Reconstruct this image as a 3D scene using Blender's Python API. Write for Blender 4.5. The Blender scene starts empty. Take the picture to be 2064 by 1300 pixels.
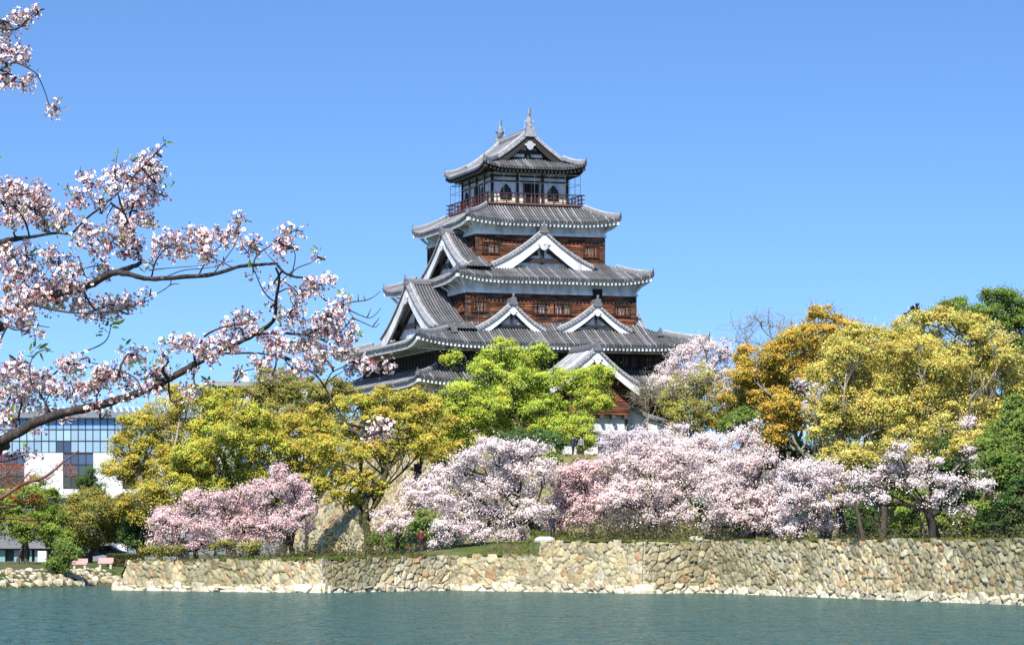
import bpy, math, random
import numpy as np
from math import radians, sin, cos, tan, pi, sqrt, exp
rng = np.random.default_rng(7)
random.seed(7)
scene = bpy.context.scene
COL = scene.collection

# ---------------------------------------------------------------- camera, sky, sun
FPX, EYE, HOR, PCX = 6200.0, 3.7, 1085.0, 1032.0
cam_d = bpy.data.cameras.new("camera")
cam_d.sensor_width = 36.0
cam_d.lens = 36.0 * FPX / 2064.0
cam_d.shift_y = (HOR - 650.0) / 2064.0
cam_d.clip_start = 0.5
cam_d.clip_end = 20000
cam = bpy.data.objects.new("camera", cam_d)
cam.location = (0, 0, EYE)
cam.rotation_euler = (pi / 2, 0, 0)
COL.objects.link(cam)
scene.camera = cam

SUN_EL, SUN_AZ = radians(50), radians(-16)      # azimuth: to the right of straight behind the camera
SUN_DIR = np.array([sin(SUN_AZ) * cos(SUN_EL), -cos(SUN_AZ) * cos(SUN_EL), sin(SUN_EL)])
world = bpy.data.worlds.new("World")
scene.world = world
world.use_nodes = True
wn, wl = world.node_tree.nodes, world.node_tree.links
bg = wn["Background"]
sky = wn.new("ShaderNodeTexSky")
sky.sky_type = 'NISHITA'
sky.sun_disc = False
sky.sun_elevation = SUN_EL
sky.sun_rotation = pi - SUN_AZ
sky.altitude = 0
sky.air_density = 1.0
sky.dust_density = 0.2
sky.ozone_density = 4.0
tc = wn.new("ShaderNodeTexCoord")
va = wn.new("ShaderNodeVectorMath"); va.operation = 'MULTIPLY_ADD'; va.inputs[1].default_value = (1, 1, 2.0); va.inputs[2].default_value = (0, 0, 0.105)
vn = wn.new("ShaderNodeVectorMath"); vn.operation = 'NORMALIZE'
wl.new(tc.outputs['Generated'], va.inputs[0]); wl.new(va.outputs[0], vn.inputs[0]); wl.new(vn.outputs[0], sky.inputs[0])
hsv = wn.new("ShaderNodeHueSaturation"); hsv.inputs['Saturation'].default_value = 1.15; hsv.inputs['Value'].default_value = 1.0; hsv.inputs['Hue'].default_value = .503
wl.new(sky.outputs[0], hsv.inputs['Color']); wl.new(hsv.outputs[0], bg.inputs['Color'])
bg.inputs['Strength'].default_value = 0.15
sun_d = bpy.data.lights.new("sun", 'SUN')
sun_d.energy = 5.0
sun_d.angle = radians(0.5)
sun_d.color = (1.0, 0.95, 0.86)
sun = bpy.data.objects.new("sun", sun_d)
sun.rotation_euler = (pi / 2 - SUN_EL, 0, SUN_AZ)
sun.location = (0, 0, 80)
COL.objects.link(sun)
scene.view_settings.view_transform = 'Standard'
scene.view_settings.look = 'None'
scene.view_settings.exposure = 0.62
scene.view_settings.gamma = 1.0
cy = scene.cycles
cy.max_bounces = 7; cy.diffuse_bounces = 5; cy.glossy_bounces = 2; cy.transmission_bounces = 2; cy.transparent_max_bounces = 2
cy.caustics_reflective = False; cy.caustics_refractive = False

# ---------------------------------------------------------------- helpers
def W(u, v, d):
    return np.array([(u - PCX) / FPX * d, d, EYE - (v - HOR) / FPX * d])

def nrm(v):
    v = np.asarray(v, float)
    return v / (np.linalg.norm(v, axis=-1, keepdims=True) + 1e-9)

def tag(o, label=None, cat=None, group=None, kind=None):
    if label: o['label'] = label
    if cat: o['category'] = cat
    if group: o['group'] = group
    if kind: o['kind'] = kind
    return o

def empty(name, loc, rz=0.0, **k):
    o = bpy.data.objects.new(name, None)
    o.location = tuple(float(c) for c in loc); o.rotation_euler = (0, 0, rz); o.empty_display_size = 0.5
    COL.objects.link(o)
    return tag(o, **k)

class MB:
    """collects quads and triangles for one mesh object"""
    def __init__(s):
        s.V = []; s.C = []; s.F = []; s.n = 0
    def add(s, v, f, m=0, c=(1, 1, 1)):
        v = np.asarray(v, float).reshape(-1, 3); f = np.asarray(f, int)
        c = np.asarray(c, float)
        if c.ndim == 1: c = np.tile(c, (len(v), 1))
        s.V.append(v); s.C.append(c); s.F.append((f + s.n, m)); s.n += len(v)
        return s
    def grid(s, P, m=0, c=(1, 1, 1), flip=False):
        P = np.asarray(P, float); nu, nv = P.shape[:2]
        i = np.arange(nu * nv).reshape(nu, nv)
        q = np.stack([i[:-1, :-1], i[1:, :-1], i[1:, 1:], i[:-1, 1:]], -1).reshape(-1, 4)
        if flip: q = q[:, ::-1]
        c = np.asarray(c, float)
        if c.ndim == 3: c = c.reshape(-1, 3)
        return s.add(P.reshape(-1, 3), q, m, c)
    def obox(s, c, ex, ey, ez, m=0, col=(1, 1, 1)):
        c, ex, ey, ez = (np.asarray(k, float) for k in (c, ex, ey, ez))
        v = [c + a * ex + b * ey + d * ez for d in (-1, 1) for b in (-1, 1) for a in (-1, 1)]
        q = [[0, 2, 3, 1], [4, 5, 7, 6], [0, 1, 5, 4], [2, 6, 7, 3], [0, 4, 6, 2], [1, 3, 7, 5]]
        return s.add(v, q, m, col)
    def box(s, lo, hi, m=0, col=(1, 1, 1)):
        lo, hi = np.asarray(lo, float), np.asarray(hi, float)
        h = (hi - lo) / 2
        return s.obox((lo + hi) / 2, (h[0], 0, 0), (0, h[1], 0), (0, 0, h[2]), m, col)
    def bar(s, p, q, w, h=None, m=0, col=(1, 1, 1), up=(0, 0, 1)):
        p, q = np.asarray(p, float), np.asarray(q, float); h = h or w
        d = q - p; t = nrm(d); side = np.cross(t, up)
        if np.linalg.norm(side) < 1e-4: side = np.cross(t, (1, 0, 0))
        side = nrm(side); u2 = np.cross(side, t)
        return s.obox((p + q) / 2, d / 2, side * w / 2, u2 * h / 2, m, col)
    def tube(s, path, rad, n=6, m=0, col=(1, 1, 1), cap=True):
        path = np.asarray(path, float); k = len(path)
        rad = np.broadcast_to(np.asarray(rad, float), (k,))
        t = np.gradient(path, axis=0); t = nrm(t)
        ref = np.array([0.31, 0.2, 0.93]) if abs(t[0][2]) < 0.8 else np.array([0.95, 0.3, 0.1])
        x = nrm(np.cross(t, ref)); y = np.cross(t, x)
        a = np.arange(n) * 2 * pi / n
        P = path[:, None] + rad[:, None, None] * (np.cos(a)[None, :, None] * x[:, None] + np.sin(a)[None, :, None] * y[:, None])
        i = np.arange(k * n).reshape(k, n); j = np.roll(i, -1, 1)
        q = np.stack([i[:-1], j[:-1], j[1:], i[1:]], -1).reshape(-1, 4)
        s.add(P.reshape(-1, 3), q, m, col)
        if cap and n <= 12:
            e = np.arange(n)
            s.add(P[-1], [[0, a_, a_ + 1] for a_ in range(1, n - 1)], m, col)
        return s
    def sweep(s, path, w, h, m=0, col=(1, 1, 1), rise=0.0):
        """rounded ridge section along a path, standing on the path"""
        path = np.asarray(path, float)
        t = nrm(np.gradient(path, axis=0)); side = nrm(np.cross(t, (0, 0, 1))); up = np.cross(side, t)
        sec = [(-.5, 0), (-.5, .62), (-.36, .66), (-.3, .9), (0, 1.0), (.3, .9), (.36, .66), (.5, .62), (.5, 0)]
        P = np.stack([path + side * a * w + up * (b * h + rise) for a, b in sec], 1)
        s.grid(P, m, col)
        for e in (0, -1):
            s.add(P[e], [[0, k, k + 1] for k in range(1, len(sec) - 1)], m, col)
        return s
    def poly(s, pts, ext, m=0, col=(1, 1, 1)):
        """thin prism: outline pts (fan from the first point) extruded by ext"""
        pts = np.asarray(pts, float); ext = np.asarray(ext, float); n = len(pts)
        fan = [[0, k, k + 1] for k in range(1, n - 1)]
        s.add(pts, fan, m, col); s.add(pts + ext, np.array(fan)[:, ::-1], m, col)
        s.add(np.vstack([pts, pts + ext]), [[k, (k + 1) % n, (k + 1) % n + n, k + n] for k in range(n)], m, col)
        return s
    def build(s, name, mats, parent=None, smooth=False):
        if not isinstance(mats, (list, tuple)): mats = [mats]
        V = np.vstack(s.V); C = np.vstack(s.C)
        idx, st, tot, mi = [], [], [], []
        pos = 0
        for f, m in s.F:
            k = f.shape[1]; n = len(f)
            idx.append(f.ravel()); st.append(pos + np.arange(n) * k); tot.append(np.full(n, k)); pos += n * k
            mi.append(np.full(n, m))
        idx = np.concatenate(idx).astype(np.int32); st = np.concatenate(st).astype(np.int32); mi = np.concatenate(mi).astype(np.int32)
        me = bpy.data.meshes.new(name)
        me.vertices.add(len(V)); me.vertices.foreach_set("co", V.astype(np.float32).ravel())
        me.loops.add(len(idx)); me.loops.foreach_set("vertex_index", idx)
        me.polygons.add(len(st)); me.polygons.foreach_set("loop_start", st)
        me.polygons.foreach_set("material_index", mi)
        me.polygons.foreach_set("use_smooth", np.full(len(st), bool(smooth)))
        at = me.color_attributes.new("Col", 'FLOAT_COLOR', 'POINT')
        at.data.foreach_set("color", np.hstack([C, np.ones((len(C), 1))]).astype(np.float32).ravel())
        for m in mats: me.materials.append(m)
        me.update(calc_edges=True); me.validate()
        o = bpy.data.objects.new(name, me)
        COL.objects.link(o)
        if parent is not None: o.parent = parent
        return o

# ---------------------------------------------------------------- materials
def mat(name, base=(.5, .5, .5), rough=.7, spec=.3, attr=False, noise=None, bump=None, trans=0.0, metal=0.0, stretch=(1, 1, 1), c2=None, noise2=None):
    """principled material; attr: multiply by the mesh's own colours; noise=(scale, amount); c2 blended in by noise2=(scale, lo, hi)"""
    m = bpy.data.materials.new(name); m.use_nodes = True
    N, L = m.node_tree.nodes, m.node_tree.links
    p = N["Principled BSDF"]
    p.inputs['Roughness'].default_value = rough
    p.inputs['Specular IOR Level'].default_value = spec
    p.inputs['Metallic'].default_value = metal
    tcx = N.new("ShaderNodeTexCoord"); mp = N.new("ShaderNodeMapping"); mp.inputs['Scale'].default_value = stretch
    L.new(tcx.outputs['Object'], mp.inputs[0])
    rgb = N.new("ShaderNodeRGB"); rgb.outputs[0].default_value = (*base, 1)
    cur = rgb.outputs[0]
    def mixn(a, b, fac, mode='MIX'):
        x = N.new("ShaderNodeMix"); x.data_type = 'RGBA'; x.blend_type = mode
        if isinstance(fac, float): x.inputs[0].default_value = fac
        else: L.new(fac, x.inputs[0])
        L.new(a, x.inputs[6])
        if isinstance(b, tuple): x.inputs[7].default_value = (*b, 1)
        else: L.new(b, x.inputs[7])
        return x.outputs[2]
    if attr:
        at = N.new("ShaderNodeAttribute"); at.attribute_name = "Col"
        cur = mixn(cur, at.outputs['Color'], 1.0, 'MULTIPLY')
    if c2 is not None:
        nz = N.new("ShaderNodeTexNoise"); nz.inputs['Scale'].default_value = noise2[0]; nz.inputs['Detail'].default_value = 5
        L.new(mp.outputs[0], nz.inputs['Vector'])
        mr = N.new("ShaderNodeMapRange"); mr.inputs[1].default_value = noise2[1]; mr.inputs[2].default_value = noise2[2]
        L.new(nz.outputs['Fac'], mr.inputs[0])
        cur = mixn(cur, c2, mr.outputs[0])
    if noise:
        nz = N.new("ShaderNodeTexNoise"); nz.inputs['Scale'].default_value = noise[0]; nz.inputs['Detail'].default_value = 6
        L.new(mp.outputs[0], nz.inputs['Vector'])
        mr = N.new("ShaderNodeMapRange"); mr.inputs[1].default_value = .25; mr.inputs[2].default_value = .75
        mr.inputs[3].default_value = 1 - noise[1]; mr.inputs[4].default_value = 1 + noise[1]
        L.new(nz.outputs['Fac'], mr.inputs[0])
        cb = N.new("ShaderNodeCombineColor")
        for k in range(3): L.new(mr.outputs[0], cb.inputs[k])
        cur = mixn(cur, cb.outputs[0], 1.0, 'MULTIPLY')
    L.new(cur, p.inputs['Base Color'])
    if bump:
        nz = N.new("ShaderNodeTexNoise"); nz.inputs['Scale'].default_value = bump[0]; nz.inputs['Detail'].default_value = 6
        L.new(mp.outputs[0], nz.inputs['Vector'])
        b = N.new("ShaderNodeBump"); b.inputs['Strength'].default_value = bump[1]; b.inputs['Distance'].default_value = bump[2]
        L.new(nz.outputs['Fac'], b.inputs['Height']); L.new(b.outputs[0], p.inputs['Normal'])
    if trans > 0:
        tr = N.new("ShaderNodeBsdfTranslucent"); L.new(cur, tr.inputs['Color'])
        mx = N.new("ShaderNodeMixShader"); mx.inputs[0].default_value = trans
        out = [n for n in N if n.type == 'OUTPUT_MATERIAL'][0]
        L.new(p.outputs[0], mx.inputs[1]); L.new(tr.outputs[0], mx.inputs[2]); L.new(mx.outputs[0], out.inputs['Surface'])
    return m

M = {}
M['tile'] = mat("grey_roof_tile", (1, 1, 1), .5, .4, attr=True, noise=(2.2, .28))
M['ridge'] = mat("ridge_tile", (1, 1, 1), .55, .4, attr=True, noise=(3, .25))
M['plaster'] = mat("white_plaster", (.82, .82, .80), .8, .2, attr=True, c2=(.40, .385, .35), noise2=(1.3, .44, .78), stretch=(1, 1, .28))
M['wood'] = mat("weathered_boards", (1, 1, 1), .75, .25, attr=True, c2=(.022, .016, .013), noise2=(1.3, .44, .60), noise=(9, .35), stretch=(.55, .55, 4.0))
M['darkwood'] = mat("dark_timber", (.035, .028, .025), .7, .3, attr=True, noise=(3, .3))
M['greywood'] = mat("grey_timber", (.14, .12, .10), .8, .2, attr=True, noise=(4, .4), stretch=(1, 1, 4))
M['redwood'] = mat("red_timber", (.095, .045, .038), .6, .3, attr=True, noise=(5, .3))
M['pane'] = mat("window_pane", (.42, .47, .52), .3, .4)
M['dimpane'] = mat('shaded_pane', (.10, .11, .13), .3, .4)
M['dark'] = mat("dark_opening", (.012, .012, .014), .6, .2)
M['metal'] = mat("grey_metal", (.10, .11, .12), .45, .5, noise=(4, .2))
M['stone'] = mat("wall_stone", (1, 1, 1), .85, .2, attr=True, noise=(3.0, .30), c2=(.16, .15, .085), noise2=(.33, .56, .80), bump=(7, .6, .05))
M['stonebase'] = mat("base_stone", (1, 1, 1), .85, .2, attr=True, noise=(2.5, .28), c2=(.22, .19, .10), noise2=(.4, .56, .85), bump=(6, .6, .05))
M['leaf'] = mat("tree_leaf", (1, 1, 1), .55, .35, attr=True, trans=.36)
M['flower'] = mat('near_blossom', (1, 1, 1), .6, .12, attr=True, trans=.22)
M['petal'] = mat("blossom_petal", (1, 1, 1), .6, .15, attr=True, trans=.34)
M['bark'] = mat("tree_bark", (.085, .068, .055), .9, .15, attr=True, noise=(5, .45), stretch=(1, 1, .4), c2=(.10, .11, .05), noise2=(1.5, .55, .75))
M['darkbark'] = mat('dark_cherry_bark', (.042, .034, .030), .9, .15, attr=True, noise=(5, .4))
M['palebark'] = mat("pale_bark", (.30, .265, .21), .9, .15, attr=True, noise=(4, .45), stretch=(1, 1, .4), c2=(.10, .085, .06), noise2=(.9, .48, .62))
M['mossbark'] = mat("mossy_bark", (.085, .08, .038), .95, .1, attr=True, noise=(4, .45))
M['cherrybark'] = mat("cherry_bark", (.045, .034, .031), .75, .3, attr=True, noise=(28, .5), bump=(60, .7, .01), c2=(.12, .10, .088), noise2=(14, .58, .74), stretch=(2.2, 2.2, .9))
M['concrete'] = mat("pale_facade", (.68, .68, .67), .8, .2, attr=True, noise=(.3, .06))
M['glass'] = mat("facade_glass", (1, 1, 1), .25, .4, attr=True)
M['grass'] = mat("grass_blade", (1, 1, 1), .7, .2, attr=True, trans=.3)
# ---------------------------------------------------------------- terrain and water
SHORE = np.array([(-400, 60), (-90, 120), (-60, 165), (-45, 204), (-37.8, 227.1), (-31.5, 246.7), (-29.6, 245), (-28.35, 220.6), (-12.97, 210.5), (-4.34, 220.6), (8.87, 207.6), (13.34, 210.5), (28.5, 171.2), (37, 149), (75, 95), (400, 40)], float)
LANDPOLY = np.vstack([SHORE, [(9000, 40), (9000, 12000), (-9000, 12000), (-9000, 60)]])

def inside(X, Y, poly):
    r = np.zeros(X.shape, bool); n = len(poly)
    for i in range(n):
        x1, y1 = poly[i]; x2, y2 = poly[(i + 1) % n]
        c = ((y1 > Y) != (y2 > Y)) & (X < (x2 - x1) * (Y - y1) / (y2 - y1 + 1e-12) + x1)
        r ^= c
    return r

def seg_dist(X, Y, pl):
    d = np.full(X.shape, 1e9)
    for (x1, y1), (x2, y2) in zip(pl[:-1], pl[1:]):
        t = np.clip(((X - x1) * (x2 - x1) + (Y - y1) * (y2 - y1)) / ((x2 - x1) ** 2 + (y2 - y1) ** 2), 0, 1)
        d = np.minimum(d, np.hypot(X - x1 - t * (x2 - x1), Y - y1 - t * (y2 - y1)))
    return d

TERR = np.array([(-6, 262), (0, 257), (15, 251), (30, 232), (45, 205), (60, 180)], float)   # upper edge of the castle terrace
TERRPOLY = np.vstack([TERR, [(400, 100), (400, 420), (-6, 420)]])
def sstep(a, b, x):
    t = np.clip((x - a) / (b - a), 0, 1); return t * t * (3 - 2 * t)

def wall_top(x):
    lo = 2.02 + .5 * sstep(-28, 1, x)
    return np.where(x < 1.35, lo, 3.5 + .1 * sstep(4, 30, x))

def ground_z(X, Y):
    X = np.asarray(X, float); Y = np.asarray(Y, float)
    ins = inside(X, Y, LANDPOLY); sd = seg_dist(X, Y, SHORE)
    left = (X < -29.2) | ((X < -20) & (Y > 246))
    zl = np.where(left, 1.15 + .45 * sstep(0.5, 9, sd), np.where(X < 1.35, 2.02 + .5 * sstep(-28, 1, X), 3.5))
    z_land = zl
    # grass rises gently behind the lower wall, towards the higher part
    z_land = np.where((~left), z_land + .9 * sstep(1.0, 7, sd) * sstep(-10, -2, X) * (1 - sstep(0, 6, X)), z_land)
    tin = inside(X, Y, TERRPOLY); td = seg_dist(X, Y, TERR)
    up = np.where(tin, np.clip(td / 1.0, 0, 1) * .35 + .65, np.clip(.62 - td / 6.0, 0, 1)) * np.where(X > -8, 1, 0)
    z_land = z_land + (10.6 - z_land) * up
    z_bank = np.where(left, -.6 + 1.9 * sstep(-2.5, 2.2, np.where(ins, sd, -sd)), 0)
    z = np.where(ins & (sd > 2.0), z_land, -2.2)
    z = np.where(left & (np.where(ins, sd, -sd) > -4), np.where(ins & (sd > 2.2), np.maximum(z_land, z_bank), z_bank), z)
    near = 2.1 - 4.3 * sstep(20, 30, Y) 
    z = np.where((Y < 32) & (~ins | (Y < 32)), near, z)
    return z

def gz(x, y): return float(ground_z(np.array([x]), np.array([y]))[0])

def axis(lo, hi, step, far, n=14):
    core = np.arange(lo, hi + .01, step)
    g = (np.linspace(0, 1, n + 1)[1:] ** 3)
    return np.concatenate([lo - g[::-1] * (far), core, hi + g * far])
gx = axis(-70, 75, .8, 8000); gy = np.concatenate([np.array([-4000, -1500, -500, -150, -60]), np.arange(-25, 150, 3.0), np.arange(150, 275, .8), np.arange(276, 460, 4), 460 + (np.linspace(0, 1, 14)[1:] ** 3) * 9000])
GX, GY = np.meshgrid(gx, gy, indexing='ij')
GZ = ground_z(GX, GY)
GZ = np.where((GZ > 0), GZ + .05 * np.sin(GX * 1.7) * np.cos(GY * 1.3), GZ)
mg = mat("ground_soil", (.115, .105, .06), .95, .1, noise=(1.3, .4), c2=(.065, .095, .025), noise2=(.25, .40, .6))
b = MB(); b.grid(np.stack([GX, GY, GZ], -1))
tag(b.build("ground", mg, smooth=True), kind='structure')

mw = bpy.data.materials.new("moat_water"); mw.use_nodes = True
N, L = mw.node_tree.nodes, mw.node_tree.links
p = N["Principled BSDF"]
t_ = N.new("ShaderNodeTexCoord")
hs = None
for sc, st, am in ((1.0, (1.0, .34, 1), 1.0), (.30, (1, .36, 1), .9), (3.0, (1, .4, 1), .22)):
    mp = N.new("ShaderNodeMapping"); mp.inputs['Scale'].default_value = st; mp.inputs['Rotation'].default_value = (0, 0, .06 * sc)
    L.new(t_.outputs['Object'], mp.inputs[0])
    nz = N.new("ShaderNodeTexNoise"); nz.inputs['Scale'].default_value = sc; nz.inputs['Detail'].default_value = 3; nz.inputs['Distortion'].default_value = .4
    L.new(mp.outputs[0], nz.inputs['Vector'])
    ml = N.new("ShaderNodeMath"); ml.operation = 'MULTIPLY'; ml.inputs[1].default_value = am
    L.new(nz.outputs['Fac'], ml.inputs[0])
    if hs is None: hs = ml.outputs[0]
    else:
        ad = N.new("ShaderNodeMath"); ad.operation = 'ADD'; L.new(hs, ad.inputs[0]); L.new(ml.outputs[0], ad.inputs[1]); hs = ad.outputs[0]
bp = N.new("ShaderNodeBump"); bp.inputs['Strength'].default_value = 1.0; bp.inputs['Distance'].default_value = 1.15
L.new(hs, bp.inputs['Height'])
N.remove(p)
df = N.new("ShaderNodeBsdfDiffuse"); df.inputs['Color'].default_value = (.040, .100, .090, 1); L.new(bp.outputs[0], df.inputs['Normal'])
gl = N.new("ShaderNodeBsdfGlossy"); gl.inputs['Roughness'].default_value = .09; gl.inputs['Color'].default_value = (.85, .9, .9, 1); L.new(bp.outputs[0], gl.inputs['Normal'])
fr = N.new("ShaderNodeFresnel"); fr.inputs['IOR'].default_value = 1.33; L.new(bp.outputs[0], fr.inputs['Normal'])
fm = N.new("ShaderNodeMath"); fm.operation = 'MULTIPLY'; fm.inputs[1].default_value = .55; fm.use_clamp = True; L.new(fr.outputs[0], fm.inputs[0])
mx = N.new("ShaderNodeMixShader"); L.new(fm.outputs[0], mx.inputs[0]); L.new(df.outputs[0], mx.inputs[1]); L.new(gl.outputs[0], mx.inputs[2])
L.new(mx.outputs[0], [n for n in N if n.type == 'OUTPUT_MATERIAL'][0].inputs['Surface'])
b = MB(); b.grid(np.array([[(-420, 10, 0), (-420, 300, 0)], [(420, 10, 0), (420, 300, 0)]], float))
tag(b.build("water", mw), kind='structure')

# ---------------------------------------------------------------- stone walls
def cells(S, T, cw, ch, seed):
    """jittered brick-like cells: distance gap to the next stone, cell id, offset in the cell"""
    r = np.random.default_rng(seed)
    nu, nv = int(S.max() / cw) + 6, int(T.max() / ch) + 6
    jx = r.uniform(-.46, .46, (nu, nv)); jy = r.uniform(-.44, .44, (nu, nv)); wt = r.uniform(-.20, .22, (nu, nv)); ex = r.uniform(.8, 1.25, (nu, nv))
    iu, iv = np.floor(S / cw).astype(int) + 2, np.floor(T / ch).astype(int) + 2
    f1 = np.full(S.shape, 9.); f2 = np.full(S.shape, 9.); idn = np.zeros(S.shape, int); ox = np.zeros(S.shape); oy = np.zeros(S.shape)
    for a in (-1, 0, 1):
        for c in (-1, 0, 1):
            cu, cv = np.clip(iu + a, 0, nu - 1), np.clip(iv + c, 0, nv - 1)
            px = cu - 2 + .5 + jx[cu, cv] + .5 * (cv % 2); py = cv - 2 + .5 + jy[cu, cv]
            dx, dy = S / cw - px, T / ch - py
            d = (np.abs(dx * ex[cu, cv]) ** 2.2 + np.abs(dy / ex[cu, cv]) ** 2.2) ** (1 / 2.2) - wt[cu, cv]
            nb = d < f1
            f2 = np.where(nb, f1, np.minimum(f2, d)); f1 = np.where(nb, d, f1)
            idn = np.where(nb, cu * 997 + cv, idn); ox = np.where(nb, dx, ox); oy = np.where(nb, dy, oy)
    return f2 - f1, idn, ox, oy

PALETTE = np.array([(.43, .37, .23), (.40, .35, .22), (.50, .44, .29), (.34, .31, .21), (.44, .35, .20), (.40, .375, .29), (.30, .26, .17), (.48, .41, .26), (.37, .245, .14), (.46, .42, .32), (.36, .33, .22), (.41, .36, .24)])
def stone_sheet(mb, bl, br, tl, tr, cw, ch, step, seed, curve=0.0, amp=.12, flip=False, pale=0.0, rot=0.0, cmul=1.0, rag=0.0, moss=0.0, jd=.42):
    bl, br, tl, tr = (np.asarray(k, float) for k in (bl, br, tl, tr))
    Ls, Ht = np.linalg.norm(br - bl), np.linalg.norm(tl - bl)
    ns, nt = int(Ls / step) + 2, int(Ht / step) + 2
    s, t = np.meshgrid(np.linspace(0, 1, ns), np.linspace(0, 1, nt), indexing='ij')
    tz = t
    th = (1 + curve) * t - curve * t * t                 # plan position runs ahead of the height: concave slope
    bot = bl + (br - bl) * s[..., None]; top = tl + (tr - tl) * s[..., None]
    P = bot + (top - bot) * th[..., None]
    P[..., 2] = (bot + (top - bot) * tz[..., None])[..., 2]
    du = np.gradient(P, axis=0); dv = np.gradient(P, axis=1)
    Nn = nrm(np.cross(du, dv))
    if flip: Nn = -Nn
    S, T = s * Ls, t * Ht
    wob = .10 * np.sin(S * 1.9 + seed) + .08 * np.sin(T * 2.7 + S * .8)
    S2, T2 = S + wob * cw, T + wob * ch
    if rot: S2, T2 = S2 * cos(rot) + T2 * sin(rot), T2 * cos(rot) - S2 * sin(rot); S2 = S2 - S2.min(); T2 = T2 - T2.min()
    gap, idn, ox, oy = cells(S2, T2, cw, ch, seed)
    r = np.random.default_rng(seed + 5); tab = r.random((1 << 16, 6))
    R = tab[(idn * 7919) % (1 << 16)]
    face = sstep(0.0, .13, gap)
    hgt = amp * (face * (.55 + .5 * R[..., 0]) + .55 * face * (ox * (R[..., 1] - .5) + oy * (R[..., 2] - .5)) * 2)
    hgt += .018 * np.sin(S * 9 + T * 5 + R[..., 0] * 9) * np.sin(T * 11 - S * 4)
    P = P + Nn * hgt[..., None]
    P[..., 2] += rag * (R[..., 5] - .6) * sstep(.80, 1.0, t)
    pi_ = (R[..., 3] ** 1.0 * len(PALETTE)).astype(int) % len(PALETTE)
    C = PALETTE[pi_] * np.array((.98, .96, .90)) * (.82 + .4 * R[..., 4])[..., None]
    C = C * (1 - pale) + np.array((.80, .70, .50)) * pale * (.55 + .6 * R[..., 4])[..., None]
    joint = (jd + (1 - jd) * sstep(0.01, .10, gap))[..., None]           # earth packed in the joints
    if moss > 0:
        ph_ = np.random.default_rng(seed + 9).uniform(0, 6.28, 8)
        fb = sum(np.sin(S * f_ + ph_[i] + 1.3 * np.sin(T * f_ * .9 + ph_[i + 3])) * a_ for i, (f_, a_) in enumerate(((.21, .5), (.53, .35), (1.3, .22), (3.1, .16))))
        mk = np.clip(sstep(-.25, .75, fb + .5 * (t - .45)) * moss * (.6 + .7 * R[..., 5]), 0, .85)[..., None]
        C = C * (1 - mk) + np.array((.150, .148, .078)) * (.8 + .4 * R[..., 4])[..., None] * mk
    C = C * joint * cmul
    mb.grid(P, 0, C, flip=flip)

def wall_run(mb, foot, pts, tops, cw, ch, step, seed, batter, rot=0.0, moss=0.0):
    """battered wall along the shore points; a pale footing course stands at the water"""
    n = len(pts)
    for i in range(n - 1):
        a, c = np.array(pts[i]), np.array(pts[i + 1]); d = nrm(c - a); back = np.array([-d[1], d[0]])
        def mitre(k):
            dirs = []
            if k > 0: dirs.append(nrm(np.array(pts[k]) - np.array(pts[k - 1])))
            if k < n - 1: dirs.append(nrm(np.array(pts[k + 1]) - np.array(pts[k])))
            bs = [np.array([-q[1], q[0]]) for q in dirs]
            m = nrm(sum(bs)); return m / max(.4, float(m @ bs[0]))
        m0, m1 = mitre(i), mitre(i + 1)
        z0, z1 = tops[i][1], tops[i + 1][0]
        bl = np.array([*(a), -.5]); br = np.array([*(c), -.5])
        tl = np.array([*(a + m0 * batter * z0), z0]); tr = np.array([*(c + m1 * batter * z1), z1])
        lean = (seed == 11 and i in (0, 1)) or (seed == 61 and i >= 2)      # courses laid aslant on these stretches
        cw_, ch_, ro_, am_ = (.68, .36, -.80, .27) if (lean and seed == 11) else (.66, .40, -.55, .23) if lean else (cw, ch, rot * (1 if i % 2 == 0 else .3), .19)
        stone_sheet(mb, bl, br, tl, tr, cw_, ch_, step, seed + i, .18, am_, rot=ro_, rag=.30, moss=moss, jd=.34)
        # cap behind the top edge
        mb.grid(np.array([[tl - (0, 0, .02), tl + np.array([*(m0 * 2.7), -0.02])], [tr - (0, 0, .02), tr + np.array([*(m1 * 2.7), -.02])]]), 0, (.30, .27, .18))
        f0, f1 = -m0 * .30, -m1 * .30
        stone_sheet(foot, np.array([*(a + f0), -.5]), np.array([*(c + f1), -.5]), np.array([*(a + f0 * .35), .50]), np.array([*(c + f1 * .35), .50]), .85, .62, .06, seed + 40 + i, 0, .22, pale=.85, rag=.42, jd=.25)
        foot.grid(np.array([[[*(a + f0 * .30), .30], [*(a + m0 * .45), .40]], [[*(c + f1 * .30), .30], [*(c + m1 * .45), .40]]]), 0, (.34, .30, .21))

zt = lambda x: float(wall_top(x))
step_pt = (1.35, 215.0)
low = [(-29.6, 245), (-28.35, 220.6), (-12.97, 210.5), (-4.34, 220.6), step_pt]
high = [step_pt, (8.87, 207.6), (13.34, 210.5), (28.5, 171.2), (37, 149), (48, 131)]
root = tag(empty("moat_wall", (-13, 212, 0)), "low dry-stone moat wall of tan boulders with pale footing, left of the step", "stone wall")
mb, ft = MB(), MB()
o0 = np.array([-13, 212, 0])
wall_run(mb, ft, low, [(2.02, 2.02), (2.05, 2.05), (2.25, 2.25), (2.42, 2.42), (2.55, 2.55)], 66e-2, .48, .06, 11, .42, rot=.35, moss=.55)
for q in (mb, ft): q.V = [v - o0 for v in q.V]
mb.build("stone_face", M['stone'], root, True); ft.build("footing", M['stone'], root, True)
root = tag(empty("moat_wall", (9, 208, 0)), "taller dry-stone moat wall running from the big quoins to the right edge", "stone wall")
mb, ft = MB(), MB()
o0 = np.array([9, 208, 0])
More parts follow.
